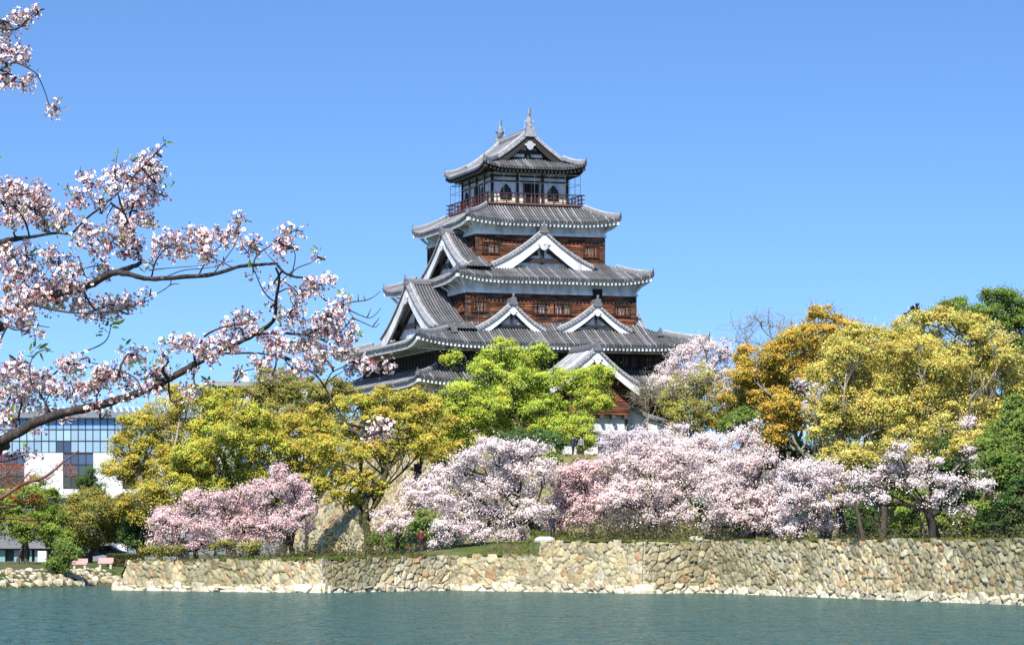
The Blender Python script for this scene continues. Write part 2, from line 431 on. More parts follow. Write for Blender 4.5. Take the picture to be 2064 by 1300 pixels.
wall_run(mb, ft, high, [(3.5, 3.5), (3.5, 3.5), (3.55, 3.55), (3.6, 3.6), (3.6, 3.6), (3.6, 3.6)], 62e-2, .47, .06, 61, .30, rot=.25, moss=.6)
# end face of the high wall above the step
d_ = nrm(np.array(high[1]) - np.array(high[0])); bk = np.array([-d_[1], d_[0]])
s0 = np.array([*step_pt, 2.3]); 
for q in (mb, ft): q.V = [v - o0 for v in q.V]
mb.build("stone_face", M['stone'], root, True); ft.build("footing", M['stone'], root, True)
mb = MB()
def ashlar(mb, c, ex, ey, ez, col, seed):
    r = np.random.default_rng(seed); b_ = MB(); b_.obox(c, ex, ey, ez)
    v = b_.V[0] + r.uniform(-.035, .035, (8, 3)); mb.add(v, b_.F[0][0], 0, col)
pa, pb, pc = (np.array(high[k]) for k in (0, 1, 2))
da, db = nrm(pa - pb), nrm(pc - pb)
mq = nrm(np.array([-nrm(pb - pa)[1], nrm(pb - pa)[0]]) + np.array([-db[1], db[0]])); mq = mq / max(.4, float(mq @ np.array([-db[1], db[0]])))
for k in range(7):
    z = .42 + k * .44
    tq = (z + .72) / 4.0; inn = mq * (.30 * 3.5 * (1.18 * tq - .18 * tq * tq) - .02)
    La, Lb = (1.5, .7) if k % 2 else (.7, 1.7)
    c0 = pb + inn
    ctr = c0 + da * (La / 2) + db * (Lb / 2)
    # two slim faces meeting at the corner
    for dd, Lq, bk_ in ((da, La, np.array([da[1], -da[0]])), (db, Lb, np.array([-db[1], db[0]]))):
        ctr = c0 + dd * (Lq / 2) + bk_ * .22
        ashlar(mb, np.array([*ctr, z + .21]) - o0, np.array([*(dd * Lq / 2), 0]), np.array([*(bk_ * .2), .0]), np.array([*(bk_ * .05), .205]), np.array((.50, .46, .36)) * rng.uniform(.85, 1.12), k)
mb.build("quoin", M['stone'], root)
lw = bpy.data.objects["moat_wall"]; mb = MB(); o1 = np.array([-13, 212, 0]); qa, qb, qc = (np.array(low[k]) for k in (1, 2, 3)); ea, eb = nrm(qa - qb), nrm(qc - qb)
mq = nrm(np.array([-nrm(qb - qa)[1], nrm(qb - qa)[0]]) + np.array([-eb[1], eb[0]])); mq = mq / max(.4, float(mq @ np.array([-eb[1], eb[0]])))
for k in range(5):
    z = .0 + k * .46; tq = (z + .72) / 2.75; inn = mq * (.42 * 2.25 * (1.18 * tq - .18 * tq * tq) - .12); c0 = qb + inn; La, Lb = (.9, .55) if k % 2 else (.55, 1.0)
    for dd, Lq, bk_ in ((ea, La, np.array([ea[1], -ea[0]])), (eb, Lb, np.array([-eb[1], eb[0]]))):
        ashlar(mb, np.array([*(c0 + dd * (Lq / 2 - .05) + bk_ * .2), z + .22]) - o1, np.array([*(dd * Lq / 2), 0]), np.array([*(bk_ * .22), .0]), np.array([*(bk_ * .07), .222]), np.array((.44, .39, .28)) * rng.uniform(.75, 1.15), 60 + k)
mb.build("quoin", M['stone'], lw)

def lone_stone(name, label, x, y, w, d, h, col, seed, zoff=0.0, z=None):
    r = np.random.default_rng(seed); m = MB()
    n = 9; a = np.arange(n) * 2 * pi / n
    rr = r.uniform(.72, 1.12, n)
    rings = [(1.0, 0), (1.04, .45), (.88, .85), (.5, 1.0)]
    P = np.stack([np.stack([np.cos(a) * rr * k * w / 2, np.sin(a) * rr * k * d / 2, np.full(n, q * h) + r.uniform(-.06, .06, n) * h], -1) for k, q in rings])
    P = np.concatenate([P, P[:, :1]], 1)
    m.grid(P, 0, col, flip=True); m.add(P[-1], [[0, k, k + 1] for k in range(1, n)], 0, col)
    o = m.build(name, M['stone']); o.location = (x, y, gz(x, y) - .1 if z is None else z)
    return o
o = lone_stone("loose_stone", "", 2.35, 216.0, 1.5, .8, .38, (.52, .50, .45), 8, z=3.45)
tag(o, "bright white slab lying on the wall top just right of the step", "stone")
x_, y_ = (1402 - PCX) / FPX * 214, 214
o = lone_stone("loose_stone", "", x_, y_, .95, .6, .36, (.6, .55, .42), 4, z=3.5); tag(o, "small tan boulder sitting on the grass above the tall moat wall", "stone")

for (x_, y_), w_, lab in (((-12.97, 210.5), 1.3, "pale corner boulder at the water where the low wall turns"), ((8.87, 207.6), 1.7, "large pale corner boulder at the water below the quoins"), ((-28.3, 220.4), 1.0, "pale boulder at the left end of the moat wall's footing")):
    o = lone_stone("corner_boulder", "", x_, y_ + .15, w_, w_ * .7, .75, (.64, .56, .40), int(w_ * 10), z=-.15); tag(o, lab, "boulder")
# boulders along the left bank
protos = []
for k in range(5):
    protos.append(lone_stone("bank_boulder", "", 0, 0, 1.0, .8, .62, np.array((.50, .44, .32)) * (1, .85, 1.12, .75, .95)[k] * (np.array((1, .86, .72)) if k == 3 else 1), 20 + k))
bank = SHORE[2:7]
k = 0
for row in range(5):
    for seg in range(len(bank) - 1):
        a, c = bank[seg], bank[seg + 1]; Ls = np.linalg.norm(c - a); nn = nrm(c - a); bk_ = np.array([-nn[1], nn[0]])
        s_ = rng.uniform(0, .6)
        while s_ < Ls:
            p_ = a + nn * s_ + bk_ * (row * .5 - .25 + rng.uniform(-.2, .2))
            s_ += rng.uniform(.5, .95)
            if p_[0] < -43 or p_[1] > 248: continue
            src = protos[k % 5] 
            o = src if k < 5 else src.copy()
            if k >= 5: COL.objects.link(o)
            o.location = (p_[0], p_[1], max(-.12, gz(p_[0], p_[1]) - .22) + rng.uniform(-.06, .06)); o.rotation_euler = (rng.uniform(-.2, .2), rng.uniform(-.2, .2), rng.uniform(0, 6.28))
            sc_ = rng.uniform(.42, .85) * (1.1 if row == 0 else .85); o.scale = (sc_ * rng.uniform(.9, 1.3), sc_, sc_ * rng.uniform(.8, 1.1))
            tag(o, "pale boulder in the rubble edging along the left bank", "boulder", "boulders along the left bank")
            k += 1
N_BOULDERS = k

# retaining wall below the castle terrace, seen between the cherry trees
root = tag(empty("retaining_wall", (8, 250, 3)), "rough mossy stone retaining wall with painted-in shade behind the cherry trees", "stone wall")
mb = MB(); o0 = np.array([8, 250, 3.])
tl_ = TERR[:6]
for i in range(5):
    a, c = tl_[i], tl_[i + 1]; nn = nrm(c - a); fr = np.array([nn[1], -nn[0]])
    stone_sheet(mb, [*(a + fr * 5.5 - nn * (.8 if i else 3)), 2.2], [*(c + fr * 5.5 + nn * .8), 2.2], [*(a + fr * .4), 10.6], [*(c + fr * .4), 10.6], .85, .7, .12, 90 + i, .25, .2, cmul=np.array((.42, .46, .34)))  # moss green, plus the trees' shade darkened into the stone colour
mb.V = [v - o0 for v in mb.V]
mb.build("stone_face", M['stonebase'], root, True)

# ---------------------------------------------------------------- castle frame of reference
TH = radians(17.9); CC = np.array([0.23, 291.44])
FA, GB = np.array([cos(TH), sin(TH)]), np.array([-sin(TH), cos(TH)])
def loc2w(a, b, z): 
    p = CC + a * FA + b * GB; return np.array([p[0], p[1], z])
def ray(u, v):
    o = np.array([0, 0]) - CC; d = np.array([(u - PCX) / FPX, 1.0])
    return (o @ FA, o @ GB), (d @ FA, d @ GB), -(v - HOR) / FPX
def on_front(u, v, B):          # where the line of sight meets the upright plane b = -B
    o, d, dz = ray(u, v); t = (-B - o[1]) / d[1]
    return o[0] + t * d[0], EYE + t * dz
def on_left(u, v, A):
    o, d, dz = ray(u, v); t = (-A - o[0]) / d[0]
    return o[1] + t * d[1], EYE + t * dz

# stone base of the keep
root = tag(empty("stone_embankment", (*CC, 2.0), TH), "tall sloping stone base under the castle keep", "stone base")
mb = MB(); A1, B1, A0, B0, z0, z1 = 18.6, 19.8, 11.9, 12.7, 2.0, 14.4
def cb(a, b, z): return np.array([a, b, z - 2.0])
stone_sheet(mb, cb(-A1, B1, z0 - .6), cb(-A1, -B1, z0 - .6), cb(-A0, B0, z1), cb(-A0, -B0, z1), 1.15, .85, .10, 201, .55, .40, rot=-.25, jd=.16, moss=.5, cmul=.92)
stone_sheet(mb, cb(-A1, -B1, z0 - .6), cb(A1, -B1, z0 - .6), cb(-A0, -B0, z1), cb(A0, -B0, z1), 1.2, .9, .12, 202, .55, .35, jd=.2, moss=.4)
mb.grid(np.array([[cb(A1, -B1, z0 - .6), cb(A0, -B0, z1)], [cb(A1, B1, z0 - .6), cb(A0, B0, z1)], [cb(-A1, B1, z0 - .6), cb(-A0, B0, z1)]]), 0, (.35, .3, .22))
mb.box(cb(-A0, -B0, z1 - .5), cb(A0, B0, z1 - .03), 0, (.35, .3, .22))
mb.build("stone_face", M['stonebase'], root, True)
# ---------------------------------------------------------------- castle keep
keep = tag(empty("castle_keep", (*CC, 14.3), TH), "five-tiered Japanese castle keep with grey tiled roofs, white bands and dark boarded walls", "castle")
Z0 = 14.3
def sh(mb):                      # parts are written in world heights; drop them to the keep's own base
    mb.V = [v - np.array([0, 0, Z0]) for v in mb.V]; return mb
def put(mb, name, mats, parent=keep, smooth=False): return sh(mb).build(name, mats, parent, smooth)

SIDES = {'front': (np.array([1, 0.]), np.array([0, -1.])), 'right': (np.array([0, 1.]), np.array([1., 0])), 'back': (np.array([-1., 0]), np.array([0, 1.])), 'left': (np.array([0, -1.]), np.array([-1., 0]))}
def P3(side, s, p, z):          # s along the side (left to right seen from outside), p outwards from the axis
    e, n = SIDES[side]; s, p, z = np.broadcast_arrays(np.asarray(s, float), np.asarray(p, float), np.asarray(z, float))
    return np.stack([s * e[0] + p * n[0], s * e[1] + p * n[1], z], -1)

PITCH = .27
def tile_cols(lo, hi):
    n = max(2, int((hi - lo) / PITCH)); x = np.linspace(lo, hi, n * 4 + 1); ph = np.arange(n * 4 + 1) % 4
    w = np.array([0, .10, .14, .10])[ph]; w[0] = w[-1] = 0
    k = np.arange(n * 4 + 1) // 4
    base = rng.uniform(.80, 1.2, n + 1)[k]
    pale = (rng.random(n + 1) < .22)[k]
    col = np.where(ph == 0, .016, np.where(ph == 2, .175, .08)) * base * np.where(pale & (ph > 0), 1.9, 1)  # dark valleys and light crests: shading between rows painted into the colour
    return x, w, np.stack([col, col * 1.0, col * 1.03], -1)

class Skirt:
    def __init__(s, a1, b1, z1, a0, b0, z0, lift, sag=.3, k=2.4):
        s.__dict__.update(a1=a1, b1=b1, z1=z1, a0=a0, b0=b0, z0=z0, lift=lift, sag=sag, k=k)
    def dims(s, side):
        return (s.a1, s.b1, s.a1 - s.a0, s.b1 - s.b0) if side in ('front', 'back') else (s.b1, s.a1, s.b1 - s.b0, s.a1 - s.a0)
    def z(s, side, x, t):
        h, p, rh, rp = s.dims(side)
        w = np.clip(1 - (h - np.abs(x)) / (s.k * rh), 0, 1)
        return s.z1 + (s.z0 - s.z1) * (t * (1 - s.sag) + s.sag * t * t) + s.lift * w ** 2.6 * np.clip(1 - t, 0, 1) ** .8
    def surf(s, side, x, t):
        h, p, rh, rp = s.dims(side)
        return P3(side, x, p - t * rp, s.z(side, x, t))
    def tiles(s, mb):
        for side in SIDES:
            h, p, rh, rp = s.dims(side)
            x, w, col = tile_cols(-h, h)
            tm = np.clip((h - np.abs(x)) / rh, 0, 1)
            t = np.linspace(0, 1, 9)[None, :] * tm[:, None]
            X = np.repeat(x[:, None], 9, 1)
            G_ = s.surf(side, X, t); G_[..., 2] += w[:, None]
            Cc = np.repeat(col[:, None], 9, 1) * rng.uniform(.85, 1.15, (1, 9, 1))
            mb.grid(G_, 0, Cc)
            e = G_[:, 0].copy(); lo = s.surf(side, x, 0 * x); lo[:, 2] -= .13
            mb.grid(np.stack([lo, e], 1), 0, np.repeat(col[:, None] * .7, 2, 1))
    def under(s, mb, aw, bw, zw, m=0, col=(1, 1, 1), rail=.36, struts=True, zs=None):
        """white underside: fascia, rafter ends, soffit and struts"""
        for side in SIDES:
            h, p, rh, rp = s.dims(side); wp = bw if side in ('front', 'back') else aw; wh = aw if side in ('front', 'back') else bw
            x = np.linspace(-h + .12, h - .12, 40)
            ze = s.z(side, x, 0 * x)
            f = lambda off, dz: P3(side, x * (h - off) / h, p - off, ze + dz)
            mb.grid(np.stack([f(.12, -.24), f(.12, -.12)], 1), m, col)
            mb.grid(np.stack([f(.30, -.24), f(.12, -.24)], 1), m, col)
            x2 = np.clip(x, -wh, wh)
            mb.grid(np.stack([P3(side, x2, wp, np.full_like(x, zw)), P3(side, x, p - .14, ze - .15)], 1), m, col)
            n = int(2 * (h - .5) / rail)
            for xi in np.linspace(-h + .3, h - .3, n):
                zi = float(s.z(side, np.array(xi), np.array(0.)))
                run = min(p - wp, max(.5, (h - abs(xi)) * (p - wp) / max(.1, h - wh)))
                q = P3(side, xi, p - .10, zi - .37); r_ = P3(side, xi, p - run, zi - .37 + (zw - s.z1 + .3) * run / (p - wp) * .55)
                mb.bar(q, r_, .17, .20, m, col)
            if struts:
                ns = max(3, int(2 * wh / 2.1))
                for xi in np.linspace(-wh + .25, wh - .25, ns):
                    zi = float(s.z(side, np.array(xi), np.array(0.)))
                    mb.bar(P3(side, xi, wp - .02, zs), P3(side, xi, wp + (p - wp) * .66, zi - .42), .13, .15, m, col)
        for sa in (-1, 1):
            for sb in (-1, 1):
                zt_ = s.z1 + s.lift
                c_ = np.array([sa * (s.a1 - .12), sb * (s.b1 - .12), zt_ - .42]); i_ = np.array([sa * aw, sb * bw, zw - .15])
                mb.bar(i_, c_, .24, .30, m, col)
                if struts: mb.bar(np.array([sa * aw, sb * bw, zs]), i_ + (c_ - i_) * .7, .15, .17, m, col)
    def ridges(s, parent, keepsides=((-1, -1), (1, -1), (-1, 1), (1, 1)), top=1.0):
        for sa, sb in keepsides:
            mb = MB(); t = np.linspace(top, 0.02, 12)
            a = sa * (s.a1 - t * (s.a1 - s.a0)); b_ = sb * (s.b1 - t * (s.b1 - s.b0))
            z = np.array([float(s.z('front', np.array(abs(aa)), np.array(tt))) for aa, tt in zip(a, t)])
            path = np.stack([a, b_, z + .03], -1)
            mb.sweep(path, .34, .38, 0, (.20, .20, .21))
            mb.sweep(path + (0, 0, .36), .17, .10, 0, (.40, .40, .40))
            d = nrm(path[-1] - path[-2]); e = path[-1]
            horn(mb, e - d * .12, d, .15)
            # second small end tile part way down
            mb.sweep(np.stack([path[-3] + (0, 0, .34), path[-1] + (0, 0, .34)]), .2, .12, 0, (.28, .28, .29))
            put(mb, "hip_ridge", M['ridge'], parent)

def horn(mb, e, d, h, col=(.13, .13, .14)):
    """end tile with an upturned horn"""
    d = nrm(np.array([d[0], d[1], 0])); sd = np.array([-d[1], d[0], 0])
    mb.poly([e + sd * x + np.array([0, 0, z]) for x, z in ((-.18, -.06), (-.22, .16), (-.15, .32), (0, .42), (.15, .32), (.22, .16), (.18, -.06))], d * .14, 0, col)
    mb.tube([e + (0, 0, .32) + d * .05, e + (0, 0, .48) + d * .16, e + (0, 0, .60) + d * .14, e + (0, 0, .60 + h * .35) + d * .05], [.07, .06, .045, .012], 5, 0, col)

def boards(mb, side, s0, s1, p, z0, z1, seed, m=0, batten=1.0, dark=1.0, holes=()):
    """lapped weathered boards with battens; holes = (s0, s1, z0, z1) left for windows"""
    r = np.random.default_rng(seed); n = max(1, int(round((z1 - z0) / .235))); hz = (z1 - z0) / n
    for k in range(n):
        za, zb = z0 + k * hz, z0 + (k + 1) * hz
        spans = [(s0, s1)]
        for h in holes:
            if zb > h[2] + .04 and za < h[3] - .04:
                new = []
                for q in spans:
                    if h[1] <= q[0] or h[0] >= q[1]: new.append(q); continue
                    if h[0] > q[0]: new.append((q[0], h[0]))
                    if h[1] < q[1]: new.append((h[1], q[1]))
                spans = new
        for q in spans:
            L_ = q[1] - q[0]; m_ = max(1, int(L_ / 1.6)); ed = np.linspace(q[0], q[1], m_ + 1)
            for j in range(m_):
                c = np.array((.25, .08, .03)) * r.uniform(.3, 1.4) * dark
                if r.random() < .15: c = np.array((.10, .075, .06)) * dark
                xs = np.array([ed[j], ed[j + 1]])
                g = np.stack([P3(side, xs, p + .0, za), P3(side, xs, p + .052, za + .004), P3(side, xs, p + .012, zb + .006)], 1)
                mb.grid(g, m, c)
    nb = max(2, int((s1 - s0) / batten))
    for x in np.linspace(s0 + .06, s1 - .06, nb + 1):
        zz = [(z0, z1)]
        for h in holes:
            if h[0] - .03 < x < h[1] + .03: zz = [(z0, h[2] - .08), (h[3] + .08, z1)]
        for a_, b_ in zz:
            if b_ - a_ > .05:
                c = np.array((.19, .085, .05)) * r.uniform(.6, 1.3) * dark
                mb.bar(P3(side, x, p + .06, a_), P3(side, x, p + .06, b_), .075, .06, m, c, up=(*SIDES[side][1], 0))

def window(parent, side, s0, s1, z0, z1, p, nb=5, name="window", mid=False, cold=1.0):
    mb = MB(); e, n = SIDES[side]; n3 = np.array([n[0], n[1], 0])
    mb.grid(np.stack([P3(side, np.array([s0, s1]), p - .105, z0), P3(side, np.array([s0, s1]), p - .105, z1)], 1), 2)
    xe = np.linspace(s0, s1, nb + 2)
    for i_ in range(nb + 1):
        if i_ % 3 != 1 or nb < 3: q_ = np.array([P3(side, xe[i_] + .08, p - .10, z0 + .1), P3(side, xe[i_ + 1] - .03, p - .09, z1 - .12)]); mb.box(q_.min(0), q_.max(0), 1)
    wc = np.array((.26, .11, .055)) * cold
    for z in (z0, z1): mb.bar(P3(side, s0 - .12, p + .05, z), P3(side, s1 + .12, p + .05, z), .18, .14, 0, wc * .22)
    for x in (s0, s1): mb.bar(P3(side, x, p + .05, z0), P3(side, x, p + .05, z1), .16, .16, 0, wc * .3, up=n3)
    xs = np.linspace(s0, s1, nb + 2)[1:-1]
    for x in xs: mb.bar(P3(side, x, p + .02, z0), P3(side, x, p + .02, z1), .11, .12, 0, wc * rng.uniform(.5, 1.3), up=n3)
    if mid: mb.bar(P3(side, (s0 + s1) / 2, p + .05, z0), P3(side, (s0 + s1) / 2, p + .05, z1), .34, .14, 0, np.array((.36, .13, .05)), up=n3)
    mb.bar(P3(side, s0, p - .08, (z0 + z1) / 2), P3(side, s1, p - .08, (z0 + z1) / 2), .03, .03, 2)
    put(mb, name, [M['wood'], M['pane'] if cold > .9 else M['dimpane'], M['darkwood']], parent)

def storey(name, a, b, z0, zb, z1, seed, wins=(), lwins=(), bandout=.16, dark=1.0, ldark=.55):
    """boarded wall from z0 to zb, flared white plaster band from zb to z1"""
    o = MB()
    hf = [(w[0], w[1], w[2], w[3]) for w in wins]; hl = [(w[0], w[1], w[2], w[3]) for w in lwins]
    for side in SIDES:
        h, p = (a, b) if side in ('front', 'back') else (b, a)
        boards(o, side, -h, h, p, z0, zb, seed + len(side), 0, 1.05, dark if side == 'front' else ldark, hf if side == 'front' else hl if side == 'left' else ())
        o.box(*sorted_box(side, h - .02, p - .14, z0, zb), 1)
    for sa in (-1, 1):
        for sb in (-1, 1):
            o.box((sa * a - .11, sb * b - .11, z0), (sa * a + .11, sb * b + .11, zb - .003), 0, np.array((.10, .07, .055)) * dark)
    wall = put(o, name, [M['wood'], M['dark']])
    m = MB()
    for side in SIDES:
        h, p = (a, b) if side in ('front', 'back') else (b, a)
        zz = np.array([zb, zb + .02, zb + .12, zb + .45, z1]); pp = np.array([.0, bandout + .07, bandout + .07, .05, .02])
        x = np.array([-1., 1])
        g = np.stack([P3(side, x * (h + q), p + q, z) for q, z in zip(pp, zz)], 1)
        m.grid(g, 0, (1, 1, 1))
    put(m, "plaster_band", M['plaster'], wall)
    return wall

def sorted_box(side, h, p, z0, z1):
    q = np.array([P3(side, -h, p, z0), P3(side, h, p - .05, z1)]); return q.min(0), q.max(0)

# ---- storeys (half widths and heights measured against the photograph)
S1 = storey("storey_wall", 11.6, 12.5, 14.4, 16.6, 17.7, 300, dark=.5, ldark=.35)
def fwin(u0, v0, u1, v1, B):
    s0, za = on_front(u0, v1, B); s1, zb = on_front(u1, v0, B); return s0, s1, za, zb
def lwin(u0, v0, u1, v1, A):
    s0, za = on_left(u0, v1, A); s1, zb = on_left(u1, v0, A); return -s0, -s1, za, zb
w2 = [fwin(933, 713, 981, 737, 12.4), fwin(1242, 717, 1285, 741, 12.4), fwin(1291, 718, 1332, 742, 12.4), fwin(1010, 713, 1060, 738, 12.4), fwin(1090, 714, 1130, 738, 12.4)]
l2 = [lwin(775, 727, 800, 752, 11.35)]
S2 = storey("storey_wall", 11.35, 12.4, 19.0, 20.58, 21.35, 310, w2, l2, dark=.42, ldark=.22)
w3 = [fwin(951, 607, 982, 628, 10.99), fwin(1074, 612, 1149, 633, 10.99), fwin(1237, 616, 1268, 637, 10.99)]
l3 = [lwin(918, 606, 936, 631, 8.13)]
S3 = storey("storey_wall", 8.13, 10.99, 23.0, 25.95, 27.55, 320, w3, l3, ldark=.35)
w4 = [fwin(973, 489, 1005, 510, 7.84), fwin(1176, 496, 1205, 519, 7.84)]
l4 = [lwin(943, 488, 957, 514, 6.18)]
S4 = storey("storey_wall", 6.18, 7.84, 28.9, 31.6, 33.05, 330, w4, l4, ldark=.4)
for w in w2: window(S2, 'front', *w, 12.4, 6, cold=.5)
for i, w in enumerate(w3): window(S3, 'front', *w, 10.99, 12 if i == 1 else 5, mid=(i == 1))
for w in w4: window(S4, 'front', *w, 7.84, 5)
def shutter(parent, w, A):
    mb = MB(); s0, s1, za, zb = w
    for k in range(4):
        x0, x1 = s0 + (s1 - s0) * k / 4, s0 + (s1 - s0) * (k + 1) / 4 - .03
        q = np.array([P3('left', x0, A + .02, za), P3('left', x1, A + .12, zb)]); mb.box(q.min(0), q.max(0), 0, np.array((.42, .13, .045)) * rng.uniform(.85, 1.1))
    for z in (za, zb): mb.bar(P3('left', s0 - .1, A + .1, z), P3('left', s1 + .1, A + .1, z), .12, .2, 0, (.16, .07, .04))
    put(mb, "shutter", M['wood'], parent)
for w in l3: shutter(S3, w, 8.13)
for w in l4: shutter(S4, w, 6.18)
mb = MB(); h0, h1, hz0, hz1 = fwin(1195, 583, 1214, 599, 11.2)
q = np.array([P3('front', h0, 10.9, hz0 - .05), P3('front', h1, 11.24, hz1)]); mb.box(q.min(0), q.max(0))
put(mb, "vent", M['dark'], S3)

# ---- roofs
def roof(name, sk, aw, bw, zw, zs, under=True, **k):
    mb = MB(); sk.tiles(mb); o = put(mb, name, M['tile'], keep)
    if under:
        m = MB(); sk.under(m, aw, bw, zw, zs=zs, **k); put(m, "eave", k.get('mt', M['plaster']), o)
    return o
SK1 = Skirt(13.9, 14.9, 17.75, 11.35, 12.4, 19.1, .45)
SK2 = Skirt(14.02, 15.06, 21.17, 8.13, 10.99, 23.25, .75, .25, 1.2)
SK3 = Skirt(9.5, 12.3, 27.29, 6.18, 7.84, 29.1, .58, .25, 1.5)
SK4 = Skirt(7.48, 9.06, 32.83, 4.75, 6.3, 34.35, .48, .2, 1.9)
R1 = roof("tiled_roof", SK1, 11.6, 12.5, 17.55, 16.9)
R2 = roof("tiled_roof", SK2, 11.35, 12.4, 21.3, 20.75)
R3 = roof("tiled_roof", SK3, 8.13, 10.99, 27.45, 26.3)
R4 = roof("tiled_roof", SK4, 6.18, 7.84, 33.0, 31.95)
SK1.ridges(R1); SK2.ridges(R2, top=.62); SK3.ridges(R3, top=.75); SK4.ridges(R4)

def gable(parent, side, s0, P, Pw, zb, za, w, c=.38, bw=.55, back=.85, pend=1.0, style='white', under=True, name="gable", leftlit=1.0, ww=None):
    """dormer gable: curved tiled slopes, rake tiles, bargeboards, recessed wall with timbers, pendant and ridge"""
    wl_ = wr_ = w
    if ww: wl_, wr_ = ww
    def zc(r): r = np.asarray(r, float); return zb + (za - zb) * ((1 - r) * (1 - c) + c * (1 - r) ** 2)
    n3 = np.array([*SIDES[side][1], 0])
    mb = MB()
    r = np.linspace(0, 1, 12)
    x, wv, tcol = tile_cols(Pw, P)
    for sg, ws in ((-1, wl_), (1, wr_)):
        re = np.linspace(0, 1.07, 12)
        col = tcol * (1 if sg > 0 else leftlit)  # left slope can carry painted sunlight in its tile colour
        G_ = P3(side, s0 + sg * ws * re[None, :], np.repeat(x[:, None], 12, 1), zc(re)[None, :] + wv[:, None] * .9)
        mb.grid(G_, 0, np.repeat(col[:, None], 12, 1) * rng.uniform(.85, 1.15, (1, 12, 1)), flip=(sg > 0))
    g = put(mb, name, M['tile'], parent)
    # rake: short round tiles lying across the verge in two rows
    mb = MB()
    for sg, ws in ((-1, wl_), (1, wr_)):
        L_ = sqrt(ws ** 2 + (za - zb) ** 2); n = int(L_ / .30)
        rr = (np.arange(n) + .5) / n
        for q in rr:
            cpos = s0 + sg * ws * q; z_ = float(zc(q))
            for off, ln, dz in ((0.02, .36, .02), (-.40, .36, .10)):
                mb.tube([P3(side, cpos, P + off - ln, z_ + dz), P3(side, cpos, P + off, z_ + dz)], .10, 6, 0, np.array((.34, .34, .35)) * rng.uniform(.75, 1.25))
        pth = P3(side, s0 + sg * ws * r, P - .42, zc(r) + .14)
        mb.sweep(pth, .2, .16, 0, (.36, .36, .37))
        lowr = [P3(side, s0 + sg * ws * r, P + .01, zc(r) - .16), P3(side, s0 + sg * ws * r, P + .01, zc(r) + .03)]
        mb.grid(np.stack(lowr, 1), 0, (.13, .13, .135), flip=(sg < 0))
    put(mb, "verge_tiles", M['ridge'], g)
    # bargeboards
    bc = M['plaster'] if style == 'white' else M['darkwood']
    mb = MB()
    for sg, ws in ((-1, wl_), (1, wr_)):
        rr = np.linspace(0, .985, 16); bwid = bw * (.95 + .35 * (rr - .2) ** 2)
        up = zc(rr) - .10; dn = zc(rr) - .10 - bwid * 1.25
        s_ = s0 + sg * ws * rr
        for p_, fl in ((P - .10, 1), (P - .30, -1)):
            mb.grid(np.stack([P3(side, s_, p_, dn), P3(side, s_, p_, up)], 1), 0, (1, 1, 1), flip=(sg * fl < 0))
        mb.grid(np.stack([P3(side, s_, P - .30, dn), P3(side, s_, P - .10, dn)], 1), 0, (1, 1, 1))
        mb.grid(np.stack([P3(side, s_[-1:], P - .30, [dn[-1]]), P3(side, s_[-1:], P - .30, [up[-1]])], 1).repeat(1, 0).reshape(1, 2, 3).repeat(2, 0) + np.array([0, 0, 0])[None, None] + n3[None, None] * np.array([0, .2])[:, None, None], 0)
        # soffit
        mb.grid(np.stack([P3(side, s_, P - back, up - .02), P3(side, s_, P - .1, up - .02)], 1), 0, (.8, .8, .8))
    put(mb, "bargeboard", bc, g)
    # recessed gable wall with timbers
    mb = MB(); rr = np.linspace(0, 1, 10)
    pts = [P3(side, s0 - wl_ * q, P - back, float(zc(q)) - .15) for q in rr[::-1]] + [P3(side, s0 + wr_ * q, P - back, float(zc(q)) - .15) for q in rr[1:]]
    ctr = P3(side, s0, P - back, zb - .5)
    mb.add([ctr] + pts, [[0, k, k + 1] for k in range(1, len(pts))], 0)
    H_ = za - zb; pb = P - back + .12
    zt_ = za - bw * 1.5; zlow = zb + .05 + H_ * .06
    mb.bar(P3(side, s0, pb, zlow), P3(side, s0, pb, zt_), .26 * pend + .05, .16, 1, up=n3)
    mb.bar(P3(side, s0 - wl_ * .66, pb + .03, zlow + H_ * .10), P3(side, s0 + wr_ * .66, pb + .03, zlow + H_ * .10), .26, .34 * pend + .06, 1)
    for sg, ws in ((-1, wl_), (1, wr_)):
        q0, q1 = .10, .70
        mb.bar(P3(side, s0 + sg * ws * q0, pb + .02, float(zc(q0)) - bw * 1.6), P3(side, s0 + sg * ws * q1, pb + .02, float(zc(q1)) - bw * 1.25), .20, .26, 1)
    if style == 'vent':
        pass
    put(mb, "gable_wall", [M['plaster'], M['darkwood']], g)
    # pendant
    mb = MB(); k = pend * .62
    ol = [(0, -1.25), (.42, -1.05), (.62, -.72), (.55, -.52), (.85, -.45), (1.0, -.2), (.55, .0), (.3, .35), (-.3, .35), (-.55, 0), (-1.0, -.2), (-.85, -.45), (-.55, -.52), (-.62, -.72), (-.42, -1.05)]
    zc0 = za - .10 - bw * 1.05
    mb.poly([P3(side, s0, P - .12, zc0)] + [P3(side, s0 + a_ * k, P - .12, zc0 + b_ * k) for a_, b_ in ol] + [P3(side, s0 + ol[0][0] * k, P - .12, zc0 + ol[0][1] * k)], n3 * .14)
    mb.tube([P3(side, s0, P + .02, zc0 - .25 * k), P3(side, s0, P + .08, zc0 - .25 * k)], .13 * k, 8)
    put(mb, "pendant", M['plaster'] if style != 'top' else M['ridge'], g)
    # ridge
    mb = MB()
    mb.sweep(np.array([P3(side, s0, Pw, za + .02), P3(side, s0, P - .05, za + .02)]), .42, .5, 0, (.17, .17, .18))
    e = P3(side, s0, P - .08, za)
    horn2(mb, e, n3, .42)
    put(mb, "gable_ridge", M['ridge'], g)
    return g

